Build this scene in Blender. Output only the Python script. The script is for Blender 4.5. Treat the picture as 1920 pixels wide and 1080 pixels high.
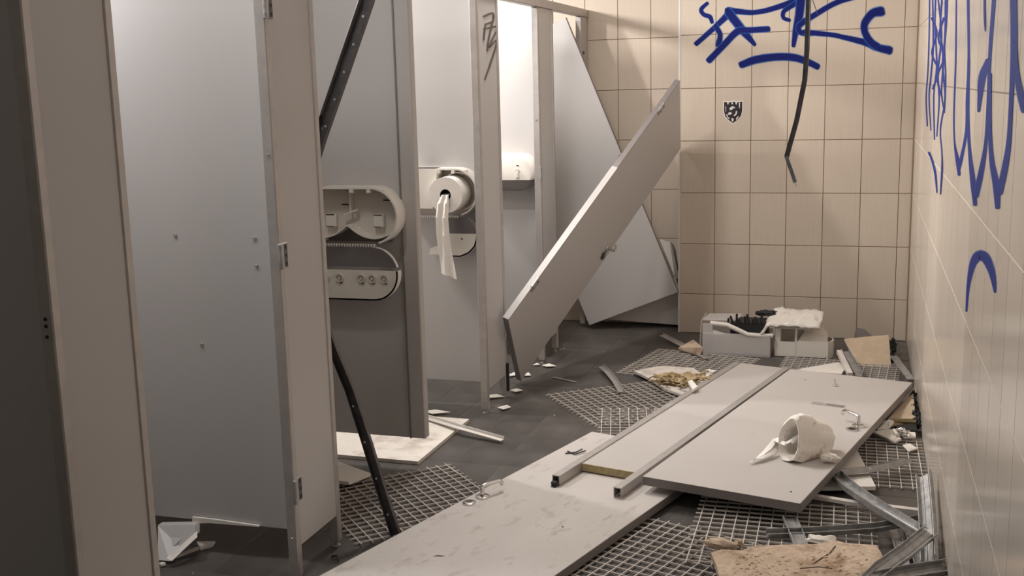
import bpy, math, random
from mathutils import Vector, Matrix, noise
random.seed(7)
for o in list(bpy.data.objects): bpy.data.objects.remove(o, do_unlink=True)
S = bpy.context.scene; COL = S.collection
V = Vector

# ------------------------------------------------------------------ camera
cam = bpy.data.objects.new('camera', bpy.data.cameras.new('camera')); COL.objects.link(cam); S.camera = cam
yaw, pitch, roll = -.3051, -.1788, -.0257
cam.data.sensor_width = 36; cam.data.lens = 2092 * 36 / 1920; cam.data.clip_start = .02
fw = V((math.sin(yaw)*math.cos(pitch), math.cos(yaw)*math.cos(pitch), math.sin(pitch)))
rt = V((math.cos(yaw), -math.sin(yaw), 0)); up = rt.cross(fw)
r2 = math.cos(roll)*rt + math.sin(roll)*up; u2 = -math.sin(roll)*rt + math.cos(roll)*up
cam.matrix_world = Matrix(((r2.x, u2.x, -fw.x, 0), (r2.y, u2.y, -fw.y, 0), (r2.z, u2.z, -fw.z, 1.4744), (0, 0, 0, 1)))

# ------------------------------------------------------------------ light and exposure
S.view_settings.view_transform = 'Standard'; S.view_settings.look = 'None'
S.view_settings.gamma = 1; S.view_settings.use_curve_mapping = False
S.view_settings.exposure = 0.2
w = bpy.data.worlds.new('world'); S.world = w; w.use_nodes = True
w.node_tree.nodes['Background'].inputs[0].default_value = (.9, .85, .8, 1)
w.node_tree.nodes['Background'].inputs[1].default_value = .02
def area(name, loc, target, sx, sy, power, col):
    l = bpy.data.lights.new(name, 'AREA'); l.shape = 'RECTANGLE'; l.size = sx; l.size_y = sy
    l.energy = power; l.color = col
    o = bpy.data.objects.new(name, l); COL.objects.link(o); o.location = loc
    d = V(target) - V(loc); o.rotation_euler = d.to_track_quat('-Z', 'Y').to_euler(); return o
WARM = (1, .965, .93); COOL = (1, .985, .985)
# lamps above the cubicles (the one above the third cubicle hangs torn out and dark)
area('lamp_cubicle_near', (-2.50, 2.60, 2.16), (-2.3, 2.8, .9), .25, .25, 8.5, COOL)
area('lamp_cubicle_mid', (-2.92, 4.52, 2.24), (-1.2, 5.1, 1.3), .07, .2, 30, WARM)
area('lamp_cubicle_far', (-2.92, 5.47, 2.24), (-.9, 6.3, 1.4), .07, .2, 24, WARM)
area('lamp_cubicle_last', (-2.92, 6.2, 2.24), (-.6, 6.3, 1.0), .07, .3, 4, WARM)
# added fills, then the ceiling lamp over the aisle edge
area('fill_behind_camera', (-.9, -.6, 2.45), (-1.2, 2.5, .6), .5, .5, 3.2, (.92, .97, 1))  # added dim fill behind the camera, lifts the near faces at the left
area('fill_right_wall', (-1.58, 2.62, 2.58), (.27, 2.6, .5), .3, .3, 16, WARM)  # added fill, aimed at the right wall to brighten its near tiles
area('lamp_aisle', (-1.50, 4.90, 2.58), (-.5, 4.4, 0), .55, .3, 40, WARM)

# ------------------------------------------------------------------ materials
def nodes(name):
    m = bpy.data.materials.new(name); m.use_nodes = True; nt = m.node_tree
    return m, nt, nt.nodes['Principled BSDF']
def N(nt, t, **k):
    n = nt.nodes.new(t)
    for a, b in k.items(): setattr(n, a, b)
    return n
def mat(name, col, rough=.5, metal=0, spec=.5, var=0.0, vscale=8, stretch=(1, 1, 1), bump=0, bscale=60, spots=None, trans=0, alpha=1, coat=0, rvar=0, objrand=0, seed=0.0):
    m, nt, b = nodes(name)
    b.inputs['Base Color'].default_value = (*col, 1); b.inputs['Roughness'].default_value = rough
    b.inputs['Metallic'].default_value = metal; b.inputs['Specular IOR Level'].default_value = spec
    b.inputs['Transmission Weight'].default_value = trans; b.inputs['Alpha'].default_value = alpha
    b.inputs['Coat Weight'].default_value = coat
    L = nt.links.new
    tc = N(nt, 'ShaderNodeTexCoord'); mp = N(nt, 'ShaderNodeMapping'); mp.inputs['Scale'].default_value = stretch
    mp.inputs['Location'].default_value = (seed, seed*.7, seed*.3)
    L(tc.outputs['Object'], mp.inputs['Vector'])
    src = None
    if var:
        n = N(nt, 'ShaderNodeTexNoise'); n.inputs['Scale'].default_value = vscale; n.inputs['Detail'].default_value = 5
        L(mp.outputs[0], n.inputs['Vector'])
        mr = N(nt, 'ShaderNodeMapRange'); mr.inputs[1].default_value = .25; mr.inputs[2].default_value = .75
        mr.inputs[3].default_value = 1-var; mr.inputs[4].default_value = 1+var
        L(n.outputs['Fac'], mr.inputs[0])
        mx = N(nt, 'ShaderNodeVectorMath', operation='SCALE'); mx.inputs[0].default_value = col
        L(mr.outputs[0], mx.inputs['Scale']); src = mx.outputs[0]
    if spots:       # (colour, scale, threshold, softness)
        c2, sc, th, so = spots
        n = N(nt, 'ShaderNodeTexNoise'); n.inputs['Scale'].default_value = sc; n.inputs['Detail'].default_value = 6; n.inputs['Roughness'].default_value = .65
        L(mp.outputs[0], n.inputs['Vector'])
        mr = N(nt, 'ShaderNodeMapRange'); mr.inputs[1].default_value = th; mr.inputs[2].default_value = th+so
        L(n.outputs['Fac'], mr.inputs[0])
        mx = N(nt, 'ShaderNodeMix', data_type='RGBA'); mx.inputs[6].default_value = (*col, 1); mx.inputs[7].default_value = (*c2, 1)
        if src: L(src, mx.inputs[6])
        L(mr.outputs[0], mx.inputs[0]); src = mx.outputs[2]
    if objrand:
        oi = N(nt, 'ShaderNodeObjectInfo'); mr = N(nt, 'ShaderNodeMapRange'); mr.inputs[3].default_value = 1-objrand; mr.inputs[4].default_value = 1+objrand
        L(oi.outputs['Random'], mr.inputs[0])
        mx = N(nt, 'ShaderNodeVectorMath', operation='SCALE'); mx.inputs[0].default_value = col
        if src: L(src, mx.inputs[0])
        L(mr.outputs[0], mx.inputs['Scale']); src = mx.outputs[0]
    if src: L(src, b.inputs['Base Color'])
    if rvar:
        n = N(nt, 'ShaderNodeTexNoise'); n.inputs['Scale'].default_value = 5; n.inputs['Detail'].default_value = 4
        L(mp.outputs[0], n.inputs['Vector'])
        mr = N(nt, 'ShaderNodeMapRange'); mr.inputs[3].default_value = max(.02, rough-rvar); mr.inputs[4].default_value = rough+rvar
        L(n.outputs['Fac'], mr.inputs[0]); L(mr.outputs[0], b.inputs['Roughness'])
    if bump:
        n = N(nt, 'ShaderNodeTexNoise'); n.inputs['Scale'].default_value = bscale; n.inputs['Detail'].default_value = 4
        L(mp.outputs[0], n.inputs['Vector'])
        bp = N(nt, 'ShaderNodeBump'); bp.inputs['Strength'].default_value = bump; bp.inputs['Distance'].default_value = .003
        L(n.outputs['Fac'], bp.inputs['Height']); L(bp.outputs[0], b.inputs['Normal'])
    return m
LAM = (.50, .48, .47)
M = {}
M['laminate'] = mat('grey_laminate', LAM, .38, var=.025, vscale=2, rvar=.05)
M['laminate_dirty'] = mat('grey_laminate_scuffed', (.55, .51, .48), .45, var=.05, vscale=3, stretch=(.8, 1.9, 1), spots=((.40, .355, .315), 13, .56, .16), rvar=.08)
M['laminate_clean'] = mat('grey_laminate_fallen', (.51, .475, .45), .42, var=.035, vscale=2.5, spots=((.33, .29, .255), 9, .68, .08), rvar=.06, seed=3.1)
M['edging'] = mat('grey_edge_band', (.46, .43, .41), .4)
M['edging_dark'] = mat('dark_edge_band', (.20, .175, .17), .45)
M['alu'] = mat('satin_aluminium', (.62, .60, .60), .36, metal=.75, var=.06, vscale=30, stretch=(1, 1, .05))
M['alu_dull'] = mat('dull_aluminium', (.46, .43, .41), .45, metal=.45, var=.08, vscale=30)
M['galv'] = mat('galvanised_steel', (.40, .395, .39), .46, metal=.6, var=.3, vscale=30, bump=.5, bscale=70, rvar=.12, spots=((.62, .61, .60), 18, .6, .1))
M['darksteel'] = mat('dark_steel', (.10, .095, .10), .38, metal=.7, var=.3, vscale=25, spots=((.5, .5, .5), 45, .68, .04))
M['whitemetal'] = mat('white_painted_metal', (.66, .62, .58), .4, var=.06, vscale=12)
M['chrome'] = mat('chrome', (.72, .71, .70), .14, metal=1)
M['screw'] = mat('screw_zinc', (.5, .48, .45), .35, metal=.8)
M['black'] = mat('black_rubber', (.012, .012, .014), .6)
M['plastic'] = mat('white_plastic', (.78, .74, .68), .33, var=.03, vscale=10)
M['plastic_in'] = mat('white_plastic_inside', (.66, .60, .53), .42, var=.05, vscale=14)
M['smoke'] = mat('smoky_clear_plastic', (.17, .15, .155), .15, trans=.0, alpha=.55)
M['clear'] = mat('milky_clear_plastic', (.74, .71, .70), .15, alpha=.5)
M['paper'] = mat('tissue_paper', (.90, .86, .81), .85, var=.04, vscale=25, bump=.3, bscale=120)
M['paper_dirty'] = mat('soiled_tissue', (.84, .79, .73), .9, var=.05, vscale=20, spots=((.42, .34, .26), 20, .58, .14), bump=.9, bscale=50)
M['hole'] = mat('dark_hole', (.02, .018, .016), .8)
M['board'] = mat('white_ceiling_board', (.72, .67, .61), .7, var=.06, vscale=6, spots=((.40, .35, .30), 7, .5, .22), bump=.3, bscale=80)
M['boardw'] = mat('white_board', (.80, .76, .71), .6, var=.05, vscale=6)
M['tan'] = mat('tan_plasterboard', (.56, .44, .32), .85, var=.08, vscale=25, bump=.3, bscale=90)
M['brown'] = mat('brown_mineral_fibre', (.54, .415, .31), .95, var=.22, vscale=45, spots=((.27, .17, .10), 13, .5, .2), bump=1, bscale=70)
M['wool'] = mat('yellow_brown_wool', (.46, .345, .20), .95, var=.4, vscale=40, spots=((.14, .085, .04), 28, .55, .1), bump=1, bscale=60)
M['core'] = mat('pressed_board_core', (.40, .32, .17), .85, var=.2, vscale=60)
M['grille'] = mat('lattice_grey_metal', (.62, .575, .53), .42, metal=.1, var=.08, vscale=8)
M['slate'] = mat('slate_floor_tile', (.078, .070, .064), .40, var=.3, vscale=6, spots=((.13, .115, .10), 5, .6, .25), bump=.12, bscale=30, rvar=.12, objrand=.12)
M['floorgrout'] = mat('floor_grout', (.115, .10, .088), .8, var=.25, vscale=12)
M['plaster'] = mat('painted_plaster', (.62, .58, .52), .8, var=.04, vscale=3)
M['sticker_dark'] = mat('sticker_black', (.02, .018, .022), .4)
M['sticker_white'] = mat('sticker_white', (.72, .66, .64), .4)
M['pen'] = mat('dark_pen', (.10, .075, .055), .6)

def tile_mat(name, col, rough, stripe):
    m, nt, b = nodes(name); L = nt.links.new
    tc = N(nt, 'ShaderNodeTexCoord'); oi = N(nt, 'ShaderNodeObjectInfo')
    ad = N(nt, 'ShaderNodeVectorMath', operation='ADD'); cm = N(nt, 'ShaderNodeCombineXYZ'); ml = N(nt, 'ShaderNodeMath', operation='MULTIPLY'); ml.inputs[1].default_value = 37
    L(oi.outputs['Random'], ml.inputs[0]); L(ml.outputs[0], cm.inputs[0]); L(tc.outputs['Object'], ad.inputs[0]); L(cm.outputs[0], ad.inputs[1])
    mp = N(nt, 'ShaderNodeMapping'); mp.inputs['Scale'].default_value = (150, 2.2, 1); L(ad.outputs[0], mp.inputs[0])
    n = N(nt, 'ShaderNodeTexNoise'); n.inputs['Scale'].default_value = 1; n.inputs['Detail'].default_value = 2; L(mp.outputs[0], n.inputs['Vector'])
    mr = N(nt, 'ShaderNodeMapRange'); mr.inputs[1].default_value = .3; mr.inputs[2].default_value = .7; mr.inputs[3].default_value = 1-stripe; mr.inputs[4].default_value = 1+stripe
    L(n.outputs['Fac'], mr.inputs[0])
    m2 = N(nt, 'ShaderNodeMapRange'); m2.inputs[3].default_value = .96; m2.inputs[4].default_value = 1.04; L(oi.outputs['Random'], m2.inputs[0])
    mm = N(nt, 'ShaderNodeMath', operation='MULTIPLY'); L(mr.outputs[0], mm.inputs[0]); L(m2.outputs[0], mm.inputs[1])
    sc = N(nt, 'ShaderNodeVectorMath', operation='SCALE'); sc.inputs[0].default_value = col; L(mm.outputs[0], sc.inputs['Scale'])
    L(sc.outputs[0], b.inputs['Base Color']); b.inputs['Roughness'].default_value = rough
    bp = N(nt, 'ShaderNodeBump'); bp.inputs['Strength'].default_value = .25; bp.inputs['Distance'].default_value = .0006
    L(n.outputs['Fac'], bp.inputs['Height']); L(bp.outputs[0], b.inputs['Normal'])
    return m
M['tile'] = tile_mat('beige_wall_tile', (.585, .50, .415), .30, .035)
M['tile_side'] = tile_mat('beige_side_wall_tile', (.70, .62, .54), .17, .035)  # back wall tile in a paler colour, standing in for stronger light here
M['grout'] = mat('brown_grout', (.30, .20, .13), .85, var=.1, vscale=20)
def side_grout():       # pale grout low down, brown higher up
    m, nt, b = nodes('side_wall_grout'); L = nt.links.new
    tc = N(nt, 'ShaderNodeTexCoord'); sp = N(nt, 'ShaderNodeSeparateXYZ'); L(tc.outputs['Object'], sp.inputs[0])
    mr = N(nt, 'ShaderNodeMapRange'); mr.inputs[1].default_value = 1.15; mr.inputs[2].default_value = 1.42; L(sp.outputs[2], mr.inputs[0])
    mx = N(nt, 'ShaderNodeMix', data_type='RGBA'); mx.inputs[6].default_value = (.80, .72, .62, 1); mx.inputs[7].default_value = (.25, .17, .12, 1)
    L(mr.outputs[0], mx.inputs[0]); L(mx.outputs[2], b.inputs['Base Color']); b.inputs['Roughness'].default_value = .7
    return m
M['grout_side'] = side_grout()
def spray(name, core, edge):
    m, nt, b = nodes(name); L = nt.links.new
    uv = N(nt, 'ShaderNodeUVMap'); sp = N(nt, 'ShaderNodeSeparateXYZ'); L(uv.outputs[0], sp.inputs[0])
    a = N(nt, 'ShaderNodeMath', operation='SUBTRACT'); a.inputs[1].default_value = .5; L(sp.outputs[0], a.inputs[0])
    c = N(nt, 'ShaderNodeMath', operation='ABSOLUTE'); L(a.outputs[0], c.inputs[0])
    al = N(nt, 'ShaderNodeMapRange', interpolation_type='SMOOTHSTEP'); al.inputs[1].default_value = .5; al.inputs[2].default_value = .30; L(c.outputs[0], al.inputs[0])
    cr = N(nt, 'ShaderNodeMapRange'); cr.inputs[1].default_value = .41; cr.inputs[2].default_value = .30; L(c.outputs[0], cr.inputs[0])
    mx = N(nt, 'ShaderNodeMix', data_type='RGBA'); mx.inputs[6].default_value = (*edge, 1); mx.inputs[7].default_value = (*core, 1); L(cr.outputs[0], mx.inputs[0])
    e = N(nt, 'ShaderNodeMapRange', interpolation_type='SMOOTHSTEP'); e.inputs[1].default_value = 0; e.inputs[2].default_value = .6; L(sp.outputs[1], e.inputs[0])
    ml = N(nt, 'ShaderNodeMath', operation='MULTIPLY'); L(al.outputs[0], ml.inputs[0]); L(e.outputs[0], ml.inputs[1])
    L(mx.outputs[2], b.inputs['Base Color']); L(ml.outputs[0], b.inputs['Alpha']); b.inputs['Roughness'].default_value = .7; b.inputs['Specular IOR Level'].default_value = .2
    return m
M['spray'] = spray('navy_spray_paint', (.004, .010, .13), (.03, .17, .55))
M['spray_side'] = spray('blue_spray_paint', (.014, .026, .20), (.03, .10, .42))

# ------------------------------------------------------------------ mesh helpers
class MB:
    def __init__(s): s.v = []; s.f = []; s.uv = None
    def add(s, vs, fs):
        k = len(s.v); s.v += [V(a) for a in vs]; s.f += [tuple(i+k for i in f) for f in fs]; return s
    def box(s, c, d, R=None, b=0.0):
        """box centre c, size d, rotation R, chamfer b"""
        R = R or Matrix.Identity(3); c = V(c); h = [x/2 for x in d]
        if b <= 0:
            vs = [c + R @ V((sx*h[0], sy*h[1], sz*h[2])) for sx in (-1, 1) for sy in (-1, 1) for sz in (-1, 1)]
            return s.add(vs, [(0, 1, 3, 2), (4, 6, 7, 5), (0, 4, 5, 1), (2, 3, 7, 6), (0, 2, 6, 4), (1, 5, 7, 3)])
        b = min(b, min(h)*.9); vs = []; idx = {}
        for ax in range(3):
            for sx in (-1, 1):
                for sy in (-1, 1):
                    for sz in (-1, 1):
                        q = [sx*(h[0]-(0 if ax == 0 else b)), sy*(h[1]-(0 if ax == 1 else b)), sz*(h[2]-(0 if ax == 2 else b))]
                        idx[(ax, sx, sy, sz)] = len(vs); vs.append(c + R @ V(q))
        fs = []
        for ax in range(3):
            for sg in (-1, 1):
                o = [a for a in range(3) if a != ax]; l = []
                for p, q in ((-1, -1), (1, -1), (1, 1), (-1, 1)):
                    k = [0, 0, 0]; k[ax] = sg; k[o[0]] = p; k[o[1]] = q; l.append(idx[(ax, *k)])
                if (sg == 1) == (ax == 1): l.reverse()
                fs.append(tuple(l))
        for a in range(3):          # edges along axis a
            o = [x for x in range(3) if x != a]
            for p in (-1, 1):
                for q in (-1, 1):
                    def kk(ax, t):
                        k = [0, 0, 0]; k[a] = t; k[o[0]] = p; k[o[1]] = q; return idx[(ax, *k)]
                    fs.append((kk(o[0], -1), kk(o[0], 1), kk(o[1], 1), kk(o[1], -1)))
        for sx in (-1, 1):
            for sy in (-1, 1):
                for sz in (-1, 1): fs.append(tuple(idx[(a, sx, sy, sz)] for a in range(3)))
        return s.add(vs, fs)
    def prism(s, pts, d):
        """polygon pts (3-D) extruded by vector d"""
        d = V(d); n = len(pts); vs = [V(p) for p in pts] + [V(p)+d for p in pts]
        return s.add(vs, [tuple(range(n))[::-1], tuple(range(n, 2*n))] + [(i, (i+1) % n, n+(i+1) % n, n+i) for i in range(n)])
    def sweep(s, sec, path, upv, closed=True, cap=True, scale=None):
        path = [V(p) for p in path]; n = len(sec); rings = []
        for i, p in enumerate(path):
            t = (path[min(i+1, len(path)-1)] - path[max(i-1, 0)]).normalized()
            side = t.cross(V(upv)).normalized(); u = side.cross(t).normalized(); k = scale[i] if scale else 1
            rings.append([p + side*a*k + u*b*k for a, b in sec])
        vs = [q for r in rings for q in r]; fs = []
        for i in range(len(path)-1):
            for j in range(n if closed else n-1):
                fs.append((i*n+j, i*n+(j+1) % n, (i+1)*n+(j+1) % n, (i+1)*n+j))
        if cap and closed: fs += [tuple(range(n))[::-1], tuple(range((len(path)-1)*n, len(path)*n))]
        return s.add(vs, fs)
    def tube(s, path, r, n=10, scale=None):
        t = (V(path[-1])-V(path[0])).normalized(); upv = V((0, 0, 1)) if abs(t.z) < .9 else V((0, 1, 0))
        return s.sweep([(r*math.cos(2*math.pi*i/n), r*math.sin(2*math.pi*i/n)) for i in range(n)], path, upv, scale=scale)
    def disc(s, c, ax, r, h, n=20):
        c = V(c); ax = V(ax).normalized(); return s.tube([c, c+ax*h*.7, c+ax*h], r, n, scale=[1, 1, .85])
    def ring(s, c, ax, ro, ri, h, n=28):
        c = V(c); ax = V(ax).normalized(); a = ax.orthogonal().normalized(); b = ax.cross(a); vs = []
        for i in range(n):
            e = a*math.cos(2*math.pi*i/n)+b*math.sin(2*math.pi*i/n)
            vs += [c+e*ro, c+e*ro+ax*h, c+e*ri+ax*h, c+e*ri]
        return s.add(vs, [(4*i+j, 4*i+(j+1) % 4, 4*((i+1) % n)+(j+1) % 4, 4*((i+1) % n)+j) for i in range(n) for j in range(4)])
    def wall(s, line, d, t):
        """thin wall: polyline (3-D pts) thickened in its plane by t (towards second list) and extruded by d"""
        n = len(line); d = V(d); pl = [V(p) for p in line]; off = []
        for i in range(n):
            tt = (pl[min(i+1, n-1)]-pl[max(i-1, 0)]).normalized(); off.append(pl[i] + tt.cross(d.normalized())*t)
        return s.prism_strip(pl, off, d)
    def prism_strip(s, a, b, d):
        n = len(a); vs = []
        for p, q in zip(a, b): vs += [V(p), V(q), V(q)+d, V(p)+d]
        fs = [(4*i+j, 4*i+(j+1) % 4, 4*(i+1)+(j+1) % 4, 4*(i+1)+j) for i in range(n-1) for j in range(4)]
        fs += [(3, 2, 1, 0), (4*n-4, 4*n-3, 4*n-2, 4*n-1)]
        return s.add(vs, fs)
    def blob(s, c, d, R=None, amp=.2, fr=3, seed=0, nu=18, nv=10):
        R = R or Matrix.Identity(3); c = V(c); vs = []; fs = []
        for j in range(nv+1):
            for i in range(nu):
                th = math.pi*j/nv; ph = 2*math.pi*i/nu
                q = V((math.sin(th)*math.cos(ph), math.sin(th)*math.sin(ph), math.cos(th)))
                k = 1+amp*noise.noise(q*fr+V((seed, seed*2.3, 0)))*2
                vs.append(c + R @ V((q.x*d[0]/2*k, q.y*d[1]/2*k, q.z*d[2]/2*k)))
        for j in range(nv):
            for i in range(nu): fs.append((j*nu+i, j*nu+(i+1) % nu, (j+1)*nu+(i+1) % nu, (j+1)*nu+i))
        return s.add(vs, fs)
    def mesh(s, name, m, inv=None, smooth=False):
        me = bpy.data.meshes.new(name)
        me.from_pydata([(inv @ a) if inv else a for a in s.v], [], s.f)
        me.validate(); me.materials.append(M[m] if isinstance(m, str) else m)
        import bmesh
        bm = bmesh.new(); bm.from_mesh(me); bmesh.ops.recalc_face_normals(bm, faces=bm.faces); bm.to_mesh(me); bm.free()
        if smooth:
            for p in me.polygons: p.use_smooth = True
            try: me.set_sharp_from_angle(angle=math.radians(40))
            except Exception: pass
        return me
WM = {}
def thing(name, label, cat, loc=(0, 0, 0), R=None, group=None):
    o = bpy.data.objects.new(name, None); COL.objects.link(o); o.empty_display_size = .05
    mw = Matrix.Translation(V(loc)) @ (R.to_4x4() if R else Matrix.Identity(4)); o.matrix_world = mw
    WM[o.name] = mw; o['label'] = label; o['category'] = cat
    if group: o['group'] = group
    return o
def part(name, mb, m, parent, smooth=False, label=None, kind=None):
    """mesh given in world coordinates, stored in the frame of its thing"""
    inv = WM[parent.name].inverted()
    o = bpy.data.objects.new(name, mb.mesh(name, m, inv, smooth)); COL.objects.link(o); o.parent = parent
    WM[o.name] = WM[parent.name]
    if label: o['label'] = label
    if kind: o['kind'] = kind
    return o
def single(name, mb, m, label, cat, loc=None, group=None, smooth=False, kind=None):
    if loc is None:
        n = len(mb.v); loc = V((sum(v.x for v in mb.v)/n, sum(v.y for v in mb.v)/n, min(v.z for v in mb.v)))
    mw = Matrix.Translation(V(loc)); o = bpy.data.objects.new(name, mb.mesh(name, m, mw.inverted(), smooth)); COL.objects.link(o)
    o.matrix_world = mw; WM[o.name] = mw; o['label'] = label; o['category'] = cat
    if group: o['group'] = group
    if kind: o['kind'] = kind
    return o
def struct(name, mb, m):
    o = bpy.data.objects.new(name, mb.mesh(name, m)); COL.objects.link(o); o['kind'] = 'structure'; WM[o.name] = Matrix.Identity(4); return o
def Rz(a): return Matrix.Rotation(a, 3, 'Z')
def frame(x, y):            # rotation with given x and approximate y axes
    x = V(x).normalized(); z = x.cross(V(y)).normalized(); y = z.cross(x); return Matrix((x, y, z)).transposed()

# ------------------------------------------------------------------ the room
XW, YB, YR, XC = .274, 6.5286, 6.7374, -1.009      # tile faces: right wall, back wall (boxed-out), recess; outer corner
XL, YN, ZC = -3.1, -1.2, 2.62
floor = struct('floor', MB().box(((XL+XW)/2, (YN+YR)/2, -.0512), (XW-XL+.2, YR-YN+.2, .1)), 'floorgrout')
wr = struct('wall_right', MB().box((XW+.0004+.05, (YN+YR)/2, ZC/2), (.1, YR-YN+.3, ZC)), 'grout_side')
wb = struct('wall_back', MB().box(((XC+.006+XW+.1)/2, YB+.0045+.09, ZC/2), (XW+.1-XC-.006, .18, ZC)), 'grout')
wl = struct('wall_back_left', MB().box(((XL+XC)/2+.05, YR+.0045+.05, ZC/2), (XC-XL+.3, .1, ZC)), 'grout')
struct('wall_left', MB().box((XL-.05, (YN+YR)/2, ZC/2), (.1, YR-YN+.2, ZC)), 'plaster')
struct('wall_front', MB().box(((XL+XW)/2, YN-.05, ZC/2), (XW-XL+.2, .1, ZC)), 'plaster')
struct('ceiling', MB().box(((XL+XW)/2, (YN+YR)/2, ZC+.05), (XW-XL+.2, YR-YN+.3, .1)), 'plaster')
tm = {}
def put_tile(parent, m, w, h, loc, R, th=.009, name='tile'):
    k = (m, round(w, 4), round(h, 4))
    if k not in tm: tm[k] = MB().box((0, 0, 0), (w-.0034, h-.0034, th), b=0 if m == 'tile_side' else .0012).mesh('tile', m)
    o = bpy.data.objects.new(name, tm[k]); COL.objects.link(o); o.parent = parent
    o.matrix_local = Matrix.Translation(V(loc)) @ R.to_4x4(); return o
zj = [0, .2355, .5355, .8355, 1.1355, 1.4355, 1.7355, 2.0355, 2.3355]
Rb = Matrix(((1, 0, 0), (0, 0, -1), (0, 1, 0)))       # tile x->X, y->Z, normal -> -Y
xj = [XW, XW-.0705] + [XW-.0705-.2021*i for i in range(1, 7)]
for i in range(len(xj)-1):
    for j in range(len(zj)-1):
        put_tile(wb, 'tile', xj[i]-xj[i+1], zj[j+1]-zj[j], ((xj[i]+xj[i+1])/2, YB+.0045, (zj[j]+zj[j+1])/2), Rb)
xr = [XC, -1.016] + [-1.016-.2*i for i in range(1, 10)]
for i in range(1, len(xr)-1):
    for j in range(len(zj)-1):
        put_tile(wl, 'tile', .2, zj[j+1]-zj[j], ((xr[i]+xr[i+1])/2, YR+.0045, (zj[j]+zj[j+1])/2), Rb)
Rr = Matrix(((0, 0, -1), (-1, 0, 0), (0, 1, 0)))      # tile x -> -Y, y -> Z, normal -> -X
for i in range(29):
    y1 = YB-.202*i
    for j in range(len(zj)-1):
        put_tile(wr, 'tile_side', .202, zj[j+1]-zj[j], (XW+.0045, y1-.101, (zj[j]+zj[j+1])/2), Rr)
Rf = Matrix.Identity(3)
for i in range(13):
    for j in range(15):
        put_tile(floor, 'slate', .1964, .3914, (XW-.04-.0975-.195*i, YR-.195-.39*j, -.0045), Rf, name='floor_tile')
struct('trim_1', MB().box((XC-.004, YB+.004, ZC/2), (.012, .012, ZC)), 'whitemetal')
struct('trim_2', MB().box((XW-.004, YB-.004, ZC/2), (.006, .006, ZC)), 'grout')

# ------------------------------------------------------------------ standing cubicle partitions
def screw(mb, p, ax, r=.005): mb.disc(p, ax, r, .003, 10)
PX0, PX1, PT = -1.63, -1.60, 1.89
def foot(parent, x, y, z0):
    part('foot', MB().tube([(x, y, 0.004), (x, y, z0+.02)], .008, 8).disc((x, y, 0), (0, 0, 1), .014, .005, 16), 'alu_dull', parent, True)
def pilaster(y0, y1, label, z0=.11, leg_far=.018, leg_near=.018, holes=None, hinges=False, marks=None, PT=1.89):
    t = thing('cubicle_pilaster', label, 'partition', (-1.615, (y0+y1)/2, 0), group=None)
    part('panel', MB().box((-1.615, (y0+y1)/2, (z0+PT)/2), (.026, y1-y0-.05, PT-z0), b=.001), 'laminate', t)
    for k, (a, b, lz) in enumerate(((y0, y0+.027, leg_near), (y1-.027, y1, leg_far))):
        pr = part('edge_profile', MB().box((-1.615, (a+b)/2, (lz+PT)/2), (.034, b-a, PT-lz), b=.003), 'alu_dull', t)
        foot(t, -1.615, (a+b)/2, lz)
        if k == 0:
            for z in ([.14, 1.3] if not holes else holes):
                mb = MB(); screw(mb, (-1.615, a, z), (0, -1, 0), .004); part('screw' if not holes else 'screw_hole', mb, 'black' if holes else 'screw', pr)
    if hinges:
        for z in (1.715, 1.006, .291):
            h = part('hinge', MB().box((-1.5985, y0+.022, z), (.006, .05, .075), b=.002).tube([(-1.592, y0-.003, z-.036), (-1.592, y0-.003, z+.036)], .007, 10), 'galv', t, True, label='galvanised hinge with open holes')
            mb = MB()
            for dz in (-.024, 0, .024): mb.disc((-1.5955, y0+.034, z+dz), (1, 0, 0), .006, .0012, 10)
            part('hole', mb, 'hole', h)
            mb = MB()
            mb.box((-1.5955, y0+.033, z), (.0014, .018, .068), b=.0005)
            part('hinge_leaf', mb, 'darksteel', h)
    return t
pilaster(1.885, 2.172, 'nearest tall grey cubicle front pilaster at left picture edge', holes=(1.021, 1.006, .983))
pilaster(2.845, 3.143, 'grey cubicle front pilaster with bare hinges on its left edge', hinges=True)
pc = pilaster(4.665, 4.968, 'narrow cubicle front pilaster with scratched pen marks near the top', PT=1.869)
pd = pilaster(5.622, 5.925, 'cubicle front pilaster right of the closed tissue dispenser', PT=1.869)
t = thing('wall_post', 'short grey cubicle front post fixed to the tiled back wall', 'partition', (-1.615, 6.66, 0))
PT_ = 1.869
part('panel', MB().box((-1.615, 6.655, (.11+PT_)/2), (.026, .155, PT_-.11), b=.001), 'laminate', t)
part('edge_profile', MB().box((-1.615, 6.572, (.02+PT_)/2), (.034, .027, PT_-.02), b=.003), 'alu_dull', t)
part('strike_plate', MB().box((-1.5965, 6.60, 1.60), (.004, .03, .10), b=.001), 'galv', t)
# head rail
single('head_rail', MB().box((-1.615, (4.68+YR)/2, 1.8925), (.042, YR-4.68, .045), b=.003), 'alu_dull', 'grey metal head rail along the top of the far cubicle fronts', 'rail')

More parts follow.
